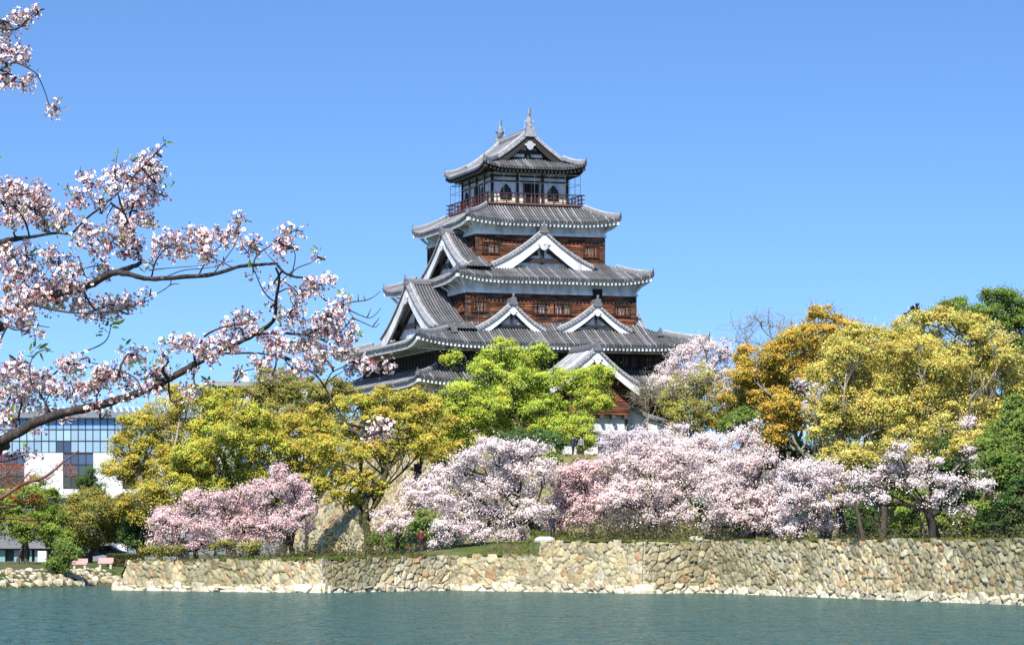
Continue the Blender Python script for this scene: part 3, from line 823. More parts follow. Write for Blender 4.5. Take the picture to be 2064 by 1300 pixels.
def horn2(mb, e, n3, k, col=(.15, .15, .16)):
    sd = np.array([-n3[1], n3[0], 0])
    mb.poly([e + sd * x * k * 1.6 + np.array([0, 0, z * k * 1.6]) for x, z in ((-.55, -.25), (-.62, .1), (-.4, .35), (-.42, .7), (-.15, .85), (0, 1.05), (.15, .85), (.42, .7), (.4, .35), (.62, .1), (.55, -.25))], n3 * .16, 0, col)
    mb.tube([e + n3 * .1 + (0, 0, 1.5 * k), e + n3 * .14 + (0, 0, 2.0 * k)], [.09, .13], 6, 0, (.35, .35, .36))

def gfit(side, apex, lft, rgt, P):
    f_ = (lambda u, v: on_front(u, v, P)) if side == 'front' else (lambda u, v: (lambda q: (-q[0], q[1]))(on_left(u, v, P)))
    a_, l_, r_ = f_(*apex), f_(*lft), f_(*rgt)
    return a_[0], a_[1], (l_[1] + r_[1]) / 2, a_[0] - l_[0], r_[0] - a_[0]

for ap, lf, rt in (((1035, 611), (961, 664), (1101, 667)), ((1205, 614), (1126, 665), (1275, 668))):
    s0, za, zb, wl_, wr_ = gfit('front', ap, lf, rt, 12.5)
    gable(R2, 'front', s0, 12.5, 10.6, zb - .02, za, 0, bw=.52, back=.6, pend=.55, ww=(wl_, wr_))
s0, za, zb, wl_, wr_ = gfit('front', (1097, 466), (993, 533), (1198, 541), 9.6)
G3 = gable(R3, 'front', s0, 9.6, 7.4, zb, za, 0, bw=.86, back=.7, pend=1.0, ww=(wl_, wr_))
mb = MB(); sv, zv = on_front(1080, 511, 8.9); q = [P3('front', sv - .28, 8.93, zv - .2), P3('front', sv + .28, 8.93, zv - .2), P3('front', sv, 8.93, zv + .35)]
mb.poly(q, (0, -.03, 0)); put(mb, "vent", M['dark'], G3)
s0, za, zb, wl_, wr_ = gfit('left', (889, 472), (849, 560), (930, 533), 8.4)
gable(R3, 'left', s0, 8.4, 5.6, zb, za, 0, bw=.80, back=1.0, pend=.85, ww=(wl_, wr_))
s0, za, zb, wl_, wr_ = gfit('left', (817, 573), (766, 680), (868, 661), 11.9)
gable(R2, 'left', s0, 11.9, 7.6, zb, za, 0, bw=.95, back=1.1, pend=1.0, ww=(wl_, wr_))
# matching gables on the far sides
gable(R2, 'right', 0, 11.9, 7.6, 22.6, 27.0, 5.2, bw=.72, back=1.3)
# small guardian end tiles half way down roof 2
for u, v in ((915, 664), (1330, 672)):
    mb = MB(); s, z = on_front(u, v, 13.2); horn2(mb, np.array([s, -13.2, z - .1]), np.array([0, -1., 0]), .32); put(mb, 'end_tile', M['ridge'], R2)


# ---- top room, balcony, cage
zf = 34.78
mb = MB()
for side in SIDES:
    h, p = (3.68, 4.65) if side in ('front', 'back') else (4.65, 3.68)
    q = np.array([P3(side, -h, p, zf), P3(side, h, p - .12, 38.0)]); mb.box(q.min(0), q.max(0), 0)
    zz = [(zf + .02, .14), (zf + 2.15, .16), (zf + 2.62, .14), (38.02 - .1, .12)]
    for z, t in zz: mb.bar(P3(side, -h - .1, p + .03, z), P3(side, h + .1, p + .03, z), .14, t, 1)
    n = 4 if side in ('front', 'back') else 5
    for x in np.linspace(-h, h, n):
        mb.bar(P3(side, x, p + .05, zf), P3(side, x, p + .05, 38.0), .22, .16, 1, up=(*SIDES[side][1], 0))
    # lower panels tinted cream: sunlight on the wall's foot painted in
    for x0, x1 in zip(np.linspace(-h, h, n)[:-1], np.linspace(-h, h, n)[1:]):
        q = np.array([P3(side, x0 + .2, p + .02, zf + .12), P3(side, x1 - .2, p - .01, zf + .9)]); mb.box(q.min(0), q.max(0), 0, (.95, .86, .70))
S5 = put(mb, "top_room", [M['plaster'], M['darkwood']])
def arch(side, x, p):
    mb = MB()
    def ol(k): return [(-.42 * k, 0), (-.40 * k, .75), (-.30 * k, 1.05), (-.12 * k, 1.22), (0, 1.38 + .08 * (k - 1)), (.12 * k, 1.22), (.30 * k, 1.05), (.40 * k, .75), (.42 * k, 0)]
    n3 = np.array([*SIDES[side][1], 0])
    for k, off, m in ((1.35, .03, 0), (1.0, .09, 1)):
        mb.poly([P3(side, x + a_, p + off, zf + .55 + b_ + (0 if k == 1 else -.1)) for a_, b_ in ol(k)], n3 * .05, m)
    for a_ in (-.2, 0, .2): mb.bar(P3(side, x + a_, p + .15, zf + .55), P3(side, x + a_, p + .15, zf + 1.7), .03, .03, 2, up=n3)
    for b_ in (.9, 1.25, 1.55): mb.bar(P3(side, x - .4, p + .15, zf + b_), P3(side, x + .4, p + .15, zf + b_), .03, .03, 2)
    put(mb, "arched_window", [M['darkwood'], M['dark'], M['metal']], S5)
for u in (1019.5, 1114.5): arch('front', on_front(u, 385, 4.65)[0], 4.65)
for u in (942, 974): arch('left', -on_left(u, 390, 3.68)[0], 3.68)
mb = MB(); d0, d1 = on_front(1055, 385, 4.65)[0], on_front(1085, 385, 4.65)[0]
q = np.array([P3('front', d0, 4.62, zf + .1), P3('front', d1, 4.70, zf + 2.0)]); mb.box(q.min(0), q.max(0), 0)
for x in (d0, (d0 + d1) / 2, d1): mb.bar(P3('front', x, 4.76, zf), P3('front', x, 4.76, zf + 2.1), .12, .1, 1, up=(0, -1, 0))
put(mb, "door", [M['dark'], M['greywood']], S5)
mb = MB(); q = np.array([P3('left', -.9, 3.66, zf + .1), P3('left', .9, 3.74, zf + 2.0)]); mb.box(q.min(0), q.max(0), 0)
put(mb, "door", [M['dark']], S5)
mb = MB(); mb.box((-4.69, -6.25, zf - .16), (4.69, 6.25, zf - .02), 0, (1.6, 1.5, 1.4))
for side in SIDES:
    h, p = (4.5, 6.06) if side in ('front', 'back') else (6.06, 4.5)
    mb.bar(P3(side, -h, p - .1, 34.5), P3(side, h, p - .1, 34.5), .10, .62, 2)
    for z in (34.30, 34.46, 34.60): mb.bar(P3(side, -h, p, z), P3(side, h, p, z), .10, .06, 1)
    for x in np.linspace(-h, h, 11 if h < 5 else 14): mb.bar(P3(side, x, p + .03, 34.15), P3(side, x, p + .03, zf - .16), .10, .12, 1, (1.5, 1.45, 1.4), up=(*SIDES[side][1], 0))
BAL = put(mb, "balcony", [M['redwood'], M['greywood'], M['darkwood']])
mb = MB()
for side in SIDES:
    h, p = (4.60, 6.16) if side in ('front', 'back') else (6.16, 4.60)
    for z, t in ((zf + .12, .06), (zf + .48, .07), (zf + .88, .10)): mb.bar(P3(side, -h - .3, p, z), P3(side, h + .3, p, z), t, t, 0, (.5, .5, .6))
    for x in np.linspace(-h, h, 11 if h < 5 else 14): mb.bar(P3(side, x, p, zf), P3(side, x, p, zf + .80), .10, .10, 1 if side == 'left' else 0, (1.5, .85, .8) if side == 'left' else (1, 1, 1), up=(*SIDES[side][1], 0))  # left posts redder: the light on that side is put into their colour
put(mb, "railing", [M['redwood'], M['redwood']], BAL)
mb = MB(); zc_ = zf + 2.72
for side in SIDES:
    h, p = (4.50, 6.06) if side in ('front', 'back') else (6.06, 4.50)
    n = 7 if h < 5 else 9
    for x in np.linspace(-h, h, n): mb.bar(P3(side, x, p, zf), P3(side, x, p, zc_), .034, .034, up=(*SIDES[side][1], 0))
    for z in (zf + 1.9, zc_): mb.bar(P3(side, -h, p, z), P3(side, h, p, z), .034, .034)
    for x in np.linspace(-h, h, n): mb.bar(P3(side, x, p, zc_), P3(side, x * .82, p - 1.3, zc_), .03, .03)
put(mb, "safety_cage", M['metal'], BAL)

# ---- top roof: hipped below, gabled above
E5, F5, ZE, GB5, GA5, ZR, TG = 5.0, 6.33, 38.08, 4.75, 3.25, 41.55, .35
mb = MB()
def z5(t): return ZE + (ZR - ZE) * (t * .68 + .32 * t * t)
def lift5(x, h, t, k=3.0): return .5 * np.clip(1 - (h - np.abs(x)) / k, 0, 1) ** 2.4 * np.clip(1 - t / .5, 0, 1)
for sg in (-1, 1):
    side = 'left' if sg < 0 else 'right'
    x, w, col = tile_cols(-F5, F5)
    t = np.linspace(0, 1, 16)[None, :]
    T = np.repeat(t, len(x), 0)
    lim = np.where(T < TG, F5 - (T / TG) * (F5 - GB5 - .02), GB5)
    X = np.clip(np.repeat(x[:, None], 16, 1), -lim, lim)
    G_ = P3(side, X, E5 * (1 - T), z5(T) + lift5(X, F5, T)); G_[..., 2] += w[:, None]
    mb.grid(G_, 0, np.repeat(col[:, None] * 1.15, 16, 1))
    lo = P3(side, x, E5, z5(0) + lift5(x, F5, 0) - .13); mb.grid(np.stack([lo, G_[:, 0]], 1), 0, np.repeat(col[:, None] * .7, 2, 1))
for side in ('front', 'back'):
    x, w, col = tile_cols(-E5, E5); T = np.repeat(np.linspace(0, 1, 8)[None, :], len(x), 0)
    lim = E5 - T * (E5 - GA5)
    X = np.clip(np.repeat(x[:, None], 8, 1), -lim, lim)
    Z_ = ZE + (z5(TG) - ZE) * (T * .8 + .2 * T * T) + lift5(X, E5, T * TG * 1.0)
    G_ = P3(side, X, F5 - T * (F5 - 4.05), Z_); G_[..., 2] += w[:, None]
    mb.grid(G_, 0, np.repeat(col[:, None], 8, 1))
    lo = P3(side, x, F5, ZE + lift5(x, E5, 0 * x) - .13); mb.grid(np.stack([lo, G_[:, 0]], 1), 0, np.repeat(col[:, None] * .7, 2, 1))
R5 = put(mb, "tiled_roof", M['tile'])
SK5 = Skirt(E5, F5, ZE, GA5, GB5, z5(TG), .5, .2, 1.7)
m = MB(); SK5.under(m, 3.75, 4.7, 38.0, 0, (1, 1, 1), .34, False); put(m, "eave", M['darkwood'], R5)
SK5.ridges(R5)
for side in ('front', 'back'):
    g = gable_top = None
    mb = MB(); r = np.linspace(0, 1, 14); tt = 1 - r * (1 - TG * .92)
    for sg in (-1, 1):
        s_ = sg * E5 * (1 - tt); zc = z5(tt)
        n = 17
        for q in np.linspace(.03, .97, n):
            ti = 1 - q * (1 - TG * .95); ci = sg * E5 * (1 - ti); zi = float(z5(ti))
            for off, ln, dz in ((.03, .36, .04), (-.38, .34, .13)):
                mb.tube([P3(side, ci, GB5 + off - ln, zi + dz), P3(side, ci, GB5 + off, zi + dz)], .11, 6, 0, np.array((.40, .40, .41)) * rng.uniform(.8, 1.2))
        mb.sweep(P3(side, s_, GB5 - .55, zc + .10), .34, .30, 0, (.36, .36, .37))
        mb.grid(np.stack([P3(side, s_, GB5 + .02, zc - .16), P3(side, s_, GB5 + .02, zc + .02)], 1), 0, (.13, .13, .13), flip=(sg < 0) == (side == 'front'))
    g = put(mb, "gable", M['ridge'], R5)
    mb = MB()
    for sg in (-1, 1):
        s_ = sg * E5 * (1 - tt) * .985; zc = z5(tt)
        for p_ in (GB5 - .08, GB5 - .26): mb.grid(np.stack([P3(side, s_, p_, zc - .75 - .1 * r), P3(side, s_, p_, zc - .08)], 1))
        mb.grid(np.stack([P3(side, s_, GB5 - .26, zc - .75 - .1 * r), P3(side, s_, GB5 - .08, zc - .75 - .1 * r)], 1))
        mb.grid(np.stack([P3(side, s_, 3.8, zc - .14), P3(side, s_, GB5 - .1, zc - .14)], 1))
    put(mb, "bargeboard", M['darkwood'], g)
    mb = MB()
    pts = [P3(side, sg_ * E5 * (1 - t_), 3.95, float(z5(t_)) - .12) for sg_, ts in ((-1, tt[::-1]), (1, tt[1:])) for t_ in ts]
    mb.add(pts, [[0, k, k + 1] for k in range(1, len(pts) - 1)], 1)
    zb_ = z5(TG)
    for x0, x1, z0_, z1_ in ((-.95, -.12, .9, 1.45), (.12, .95, .9, 1.45), (-1.5, -.35, .25, .55), (.35, 1.5, .25, .55)):
        xm = -.35 if x0 < -.2 and z0_ > .5 else (.35 if z0_ > .5 else None)
        if z0_ > .5:
            s_ = -1 if x0 < 0 else 1
            pp = [(s_ * .12, z0_), (s_ * .12, z1_ + .15), (s_ * .32, z1_), (s_ * .95, z0_)]
        else: pp = [(x0, z0_), (x1, z0_), (x1 * .9, z1_), (x0 * .75, z1_)]
        mb.poly([P3(side, a_, 4.0, zb_ + b_) for a_, b_ in pp], np.array([*SIDES[side][1], 0]) * .03, 0)
    mb.bar(P3(side, -2.1, 4.1, zb_ + .72), P3(side, 2.1, 4.1, zb_ + .72), .22, .28, 1)
    mb.bar(P3(side, 0, 4.1, zb_), P3(side, 0, 4.1, zb_ + 1.9), .22, .2, 1, up=(*SIDES[side][1], 0))
    put(mb, "gable_wall", [M['plaster'], M['darkwood']], g)
    mb = MB(); k = .52; zc0 = ZR - 1.0
    ol = [(0, -1.25), (.42, -1.05), (.62, -.72), (.55, -.52), (.95, -.45), (1.1, -.2), (.55, .0), (.3, .35), (-.3, .35), (-.55, 0), (-1.1, -.2), (-.95, -.45), (-.55, -.52), (-.62, -.72), (-.42, -1.05), (0, -1.25)]
    mb.poly([P3(side, 0, GB5 - .06, zc0)] + [P3(side, a_ * k, GB5 - .06, zc0 + b_ * k) for a_, b_ in ol], np.array([*SIDES[side][1], 0]) * .1, 0, (.45, .45, .46))
    put(mb, "pendant", M['ridge'], g)
mb = MB()
mb.sweep(np.array([(0, -GB5 + .05, ZR - .05), (0, 0, ZR - .09), (0, GB5 - .05, ZR - .05)]), .55, .62, 0, (.24, .25, .27))
for sg in (-1, 1):
    for yy in np.linspace(-GB5 + .3, GB5 - .3, 30): mb.tube([(sg * .27, yy, ZR + .16), (sg * .31, yy, ZR + .16)], .09, 6, 0, (.4, .4, .41))
    horn2(mb, np.array([0, sg * (GB5 - .08), ZR - .15]), np.array([0, sg, 0.]), .62, (.30, .31, .32))
put(mb, "main_ridge", M['ridge'], R5)
for sg in (-1, 1):
    mb = MB(); y0 = sg * (GB5 - .35); d = -sg            # the fish stands on its head, tail curling up
    pth = np.array([(0, y0 + sg * .30, ZR + .62), (0, y0 + sg * .16, ZR + .85), (0, y0 - sg * .02, ZR + 1.15), (0, y0 - sg * .05, ZR + 1.5), (0, y0 + sg * .06, ZR + 1.85), (0, y0 + sg * .02, ZR + 2.2)])
    mb.tube(pth, [.20, .27, .25, .18, .12, .05], 8, 0, (.27, .27, .27))
    for a_, z_, l_ in ((1, 1.9, .42), (-1, 1.9, .42), (1, 1.55, .3), (-1, 1.6, .3)):
        q = np.array([0, y0 + sg * .03, ZR + z_]); mb.poly([q + (0, -.1, -.1), q + (0, .1, -.05), q + (0, a_ * l_, .32), q + (0, a_ * l_ * .5, .08)], (.06, 0, 0), 0, (.27, .27, .27))
    for a_ in (-1, 1): mb.poly([(a_ * .2, y0 + sg * .1, ZR + .9), (a_ * .55, y0 - sg * .05, ZR + 1.15), (a_ * .2, y0 - sg * .1, ZR + 1.2)], (0, .05, 0), 0, (.27, .27, .27))
    mb.poly([(0, y0 + sg * .5, ZR + .55), (0, y0 + sg * .2, ZR + .55), (0, y0 + sg * .22, ZR + .95), (0, y0 + sg * .42, ZR + .85)], (.12, 0, 0), 0, (.27, .27, .27))
    put(mb, "fish_ornament", M['ridge'], R5)
    mb = MB(); yy = y0 - sg * 1.35; mb.tube([(0, yy, ZR + .5), (0, yy, ZR + .8), (0, yy, ZR + 1.35)], [.05, .03, .012], 5); put(mb, "lightning_rod", mat("bright_metal", (.75, .8, .82), .3, .5, metal=.6), R5)

# ---------------------------------------------------------------- gatehouse in front of the keep
gate = tag(empty("gatehouse", (*loc2w(7.6, -16.5, 10.6)[:2], 10.6), TH), "gabled gatehouse with white bargeboards and boarded walls before the keep", "gatehouse")
GO = np.array([7.6, -16.5, 10.6])
def gput(mb, name, mats, parent=gate, smooth=False):
    mb.V = [v - GO for v in mb.V]; return mb.build(name, mats, parent, smooth)
keep_put = put
def put(mb, name, mats, parent=keep, smooth=False):
    return gput(mb, name, mats, parent, smooth)
PG = 22.0
s0, za, zb, wl_, wr_ = gfit('front', (1205, 703), (1106, 764), (1291, 779), PG)
gm = MB()
gable(gate, 'front', s0, PG, 14.2, zb - .1, za, 0, c=.35, bw=.62, back=1.5, pend=.75, ww=(wl_ * .98, wr_), name="gable_roof", leftlit=2.2)  # the sunlit white of the left slope is put into its tiles' colour
sL, sR = s0 - wl_ * .80, on_front(1268, 800, PG - 1.3)[0]
pw = PG - 1.3
zwb = on_front(1240, 836, pw)[1]; zwt = zb + .55
mb = MB(); o_w = on_front(1226, 790, pw); wn_ = (o_w[0] - .45, o_w[0] + .45, on_front(1226, 803, pw)[1], on_front(1226, 780, pw)[1])
boards(mb, 'front', sL, sR, pw, zwb, zwt, 800, holes=[wn_])
mb.box((sL, -pw + .13, zwb), (sR, -pw + .2, zwt), 1)
for x in (sL, sR): mb.box((x - .1, -pw - .1, zwb), (x + .1, -pw + .1, zwt), 0, (.10, .07, .05))
for s_, sd in ((sL, 'left'), (sR, 'right')):
    q = np.array([(s_ - .05, -pw, zwb), (s_ + .05, -14.5, zwt)]); mb.box(q.min(0), q.max(0), 0, (.12, .06, .04))
GW = put(mb, "upper_wall", [M['wood'], M['dark']], gate)
window(GW, 'front', *wn_, pw, 4)
mb = MB()
zlow = 10.4
mb.box((sL + .5, -pw + .5, zlow + 2.2), (sR - .25, -15, zwb - .02), 0)
for x in np.linspace(sL + 1.0, sR - .35, 6): mb.box((x - .14, -pw - .2, zwb - .36), (x + .14, -pw + 1.2, zwb - .03), 1, (2.5, 2.5, 2.5))
for x in np.linspace(sL + .6, sR - .4, 4): mb.box((x - .2, -pw + .4, zlow), (x + .2, -pw + .9, zlow + 2.3), 1, (1.5, 1.3, 1.1))
put(mb, "lower_wall", [M['plaster'], M['darkwood']], gate)
put = keep_put

# white side wall stepping down on the right, with a tile coping
aw_ = tag(empty("plaster_wall", (*loc2w(11.5, -17, 10.6)[:2], 10.6), TH), "white plaster wall with sloping tiled coping beside the gatehouse", "wall")
AO = np.array([11.5, -17, 10.6])
x0, zt0 = on_front(1266, 822, 18.5); x1, zt1 = on_front(1340, 856, 18.5)
mb = MB(); mb.poly([(x0, -18.5, 10.3), (x1, -18.5, 10.3), (x1, -18.5, zt1), (x0, -18.5, zt0)], (0, 1.2, 0)); mb.V = [v - AO for v in mb.V]
mb.build("wall_body", M['plaster'], aw_)
mb = MB(); mb.sweep(np.array([(x0 - .1, -18, zt0 + .02), ((x0 + x1) / 2, -18, (zt0 + zt1) / 2 - .12), (x1 + .3, -18, zt1 + .02)]), 1.7, .45, 0, (.22, .22, .22)); mb.V = [v - AO for v in mb.V]
mb.build("tile_coping", M['ridge'], aw_)
# low tiled lean-to roof on the left of the gatehouse
lt = tag(empty("side_shed", (*loc2w(.5, -18.5, 10.6)[:2], 10.6), TH), "low shed with grey tiled roof half hidden behind the lime green tree", "shed")
LO = np.array([.5, -18.5, 10.6])
mb = MB(); x, w, col = tile_cols(-3.2, 4.2); T = np.repeat(np.linspace(0, 1, 6)[None, :], len(x), 0)
G_ = np.stack([np.repeat(x[:, None], 6, 1), -20.6 + T * 3.4, 12.9 + 1.7 * T + .15 * T * T + w[:, None]], -1); mb.grid(G_, 0, np.repeat(col[:, None], 6, 1)); mb.V = [v - LO for v in mb.V]
mb.build("tiled_roof", M['tile'], lt)
mb = MB(); mb.box((-3, -19.8, 10.3), (4, -17.4, 12.95), 0); mb.V = [v - LO for v in mb.V]; mb.build("wall", M['plaster'], lt)
# ---------------------------------------------------------------- trees
def quads(mb, c, n, size, col, aspect=.7, m=0):
    """leaf-sized kites: centres c, facing n, random roll"""
    k = len(c); n = nrm(n)
    r = nrm(rng.normal(size=(k, 3))); x = nrm(np.cross(n, r)); y = np.cross(n, x)
    s = (size * rng.uniform(.7, 1.3, k))[:, None]
    v = np.stack([c - y * s * .5, c + x * s * aspect * .5 + n * s * .08, c + y * s * .5, c - x * s * aspect * .5 + n * s * .08], 1)
    f = np.arange(k * 4).reshape(k, 4)
    mb.add(v.reshape(-1, 3), f, m, np.repeat(col, 4, 0))

PER, LSZ = 1.55, .76
DENS, BRIGHT = 1.35, np.array((1.84, 1.93, 1.75))
def pick(pal, k):
    p = np.array(pal); return p[rng.integers(0, len(p), k)]

# style: leaf size, leaves per clump, clump radius, clump density per m2, flatness, young colours, old colours, share of young
STY = {
    'gold':   dict(size=.20, per=95, rc=.62, den=.85, flat=.62, young=[(.36, .28, .045), (.32, .26, .038), (.28, .25, .04), (.38, .28, .045)], old=[(.17, .165, .03), (.12, .13, .026), (.19, .165, .028)], ys=.62, bark='palebark'),
    'goldmoss':   dict(size=.20, per=95, rc=.60, den=.85, flat=.62, young=[(.37, .30, .045), (.33, .27, .04), (.31, .28, .045), (.39, .29, .04)], old=[(.17, .165, .03), (.12, .13, .026), (.19, .165, .028)], ys=.62, bark='mossbark'),
    'yellowgreen': dict(size=.20, per=105, rc=.62, den=.95, flat=.65, young=[(.37, .34, .045), (.32, .31, .04), (.34, .29, .038)], old=[(.13, .15, .025), (.09, .115, .022), (.17, .16, .026)], ys=.55, bark='bark'),
    'olive':  dict(size=.20, per=90, rc=.65, den=.9, flat=.65, young=[(.23, .20, .045), (.24, .18, .04), (.18, .175, .04)], old=[(.075, .085, .014), (.06, .075, .014)], ys=.5, bark='bark'),
    'lime':   dict(size=.17, per=125, rc=.58, den=1.05, flat=.62, young=[(.32, .37, .045), (.35, .385, .05), (.28, .335, .04), (.34, .31, .05)], old=[(.14, .185, .03), (.095, .14, .025)], ys=.66, bark='mossbark'),
    'orange': dict(size=.19, per=95, rc=.55, den=1.0, flat=.65, young=[(.42, .25, .04), (.40, .20, .032), (.35, .25, .04), (.44, .30, .055)], old=[(.12, .11, .012), (.09, .105, .014)], ys=.62, bark='palebark'),
    'amber':  dict(size=.18, per=60, rc=.60, den=.85, flat=.62, young=[(.44, .36, .10), (.38, .30, .065), (.34, .24, .045), (.46, .39, .13)], old=[(.20, .18, .04), (.15, .155, .035), (.11, .125, .03)], ys=.66, bark='palebark'),
    'green':  dict(size=.22, per=90, rc=.62, den=.95, flat=.65, young=[(.10, .15, .022), (.13, .17, .03)], old=[(.05, .085, .016), (.065, .09, .016)], ys=.5, bark='bark'),
    'dark':   dict(size=.20, per=90, rc=.55, den=1.0, flat=.7, young=[(.045, .09, .018), (.06, .105, .02)], old=[(.022, .045, .012), (.03, .055, .012)], ys=.4, bark='bark'),
    'fresh':  dict(size=.20, per=90, rc=.55, den=.95, flat=.6, young=[(.15, .19, .025), (.19, .21, .025), (.12, .16, .02)], old=[(.06, .09, .014)], ys=.6, bark='bark'),
    'cherry': dict(size=.16, per=62, rc=.40, den=1.75, flat=.85, young=[(.95, .86, .84), (.95, .80, .79), (.96, .91, .885), (.91, .71, .70)], old=[(.52, .34, .30), (.66, .46, .44), (.24, .20, .10), (.16, .11, .08)], ys=.93, bark='darkbark'),
    'cherrypink': dict(size=.16, per=60, rc=.40, den=1.6, flat=.85, young=[(.94, .77, .755), (.95, .83, .81), (.96, .89, .865), (.90, .66, .645)], old=[(.48, .30, .26), (.60, .41, .38), (.22, .19, .09), (.15, .10, .07)], ys=.90, bark='darkbark'),
    'cherryrose': dict(size=.16, per=60, rc=.40, den=1.6, flat=.85, young=[(.92, .66, .66), (.93, .73, .725), (.94, .82, .80), (.86, .55, .55)], old=[(.48, .30, .26), (.60, .41, .38), (.22, .19, .09), (.15, .10, .07)], ys=.90, bark='darkbark'),
    'cherrywhite': dict(size=.15, per=48, rc=.40, den=1.25, flat=.62, young=[(.86, .78, .80), (.82, .70, .74), (.88, .83, .84)], old=[(.60, .46, .48), (.46, .34, .32)], ys=.9, bark='bark'),
    'willow': dict(size=.17, per=34, rc=.6, den=.7, flat=.9, young=[(.28, .25, .04), (.24, .23, .05)], old=[(.16, .14, .06)], ys=.6, bark='mossbark'),
    'twig':   dict(size=.10, per=10, rc=.6, den=.7, flat=.9, young=[(.26, .20, .09), (.22, .18, .09)], old=[(.17, .14, .09)], ys=.5, bark='palebark'),
}

def limb(mb, p, q, r0, r1, bow=.12, n=7, sag=0.0):
    p, q = np.asarray(p, float), np.asarray(q, float); L_ = np.linalg.norm(q - p)
    t = np.linspace(0, 1, n)[:, None]
    k1, k2 = rng.normal(size=3) * L_ * bow, rng.normal(size=3) * L_ * bow * .5
    path = p + (q - p) * t + np.sin(pi * t) * k1 + np.sin(2 * pi * t) * k2 + np.array([0, 0, 1]) * sag * L_ * np.sin(pi * t)
    mb.tube(path, np.linspace(r0, r1, n), 5 if r0 < .12 else 7)
    return path

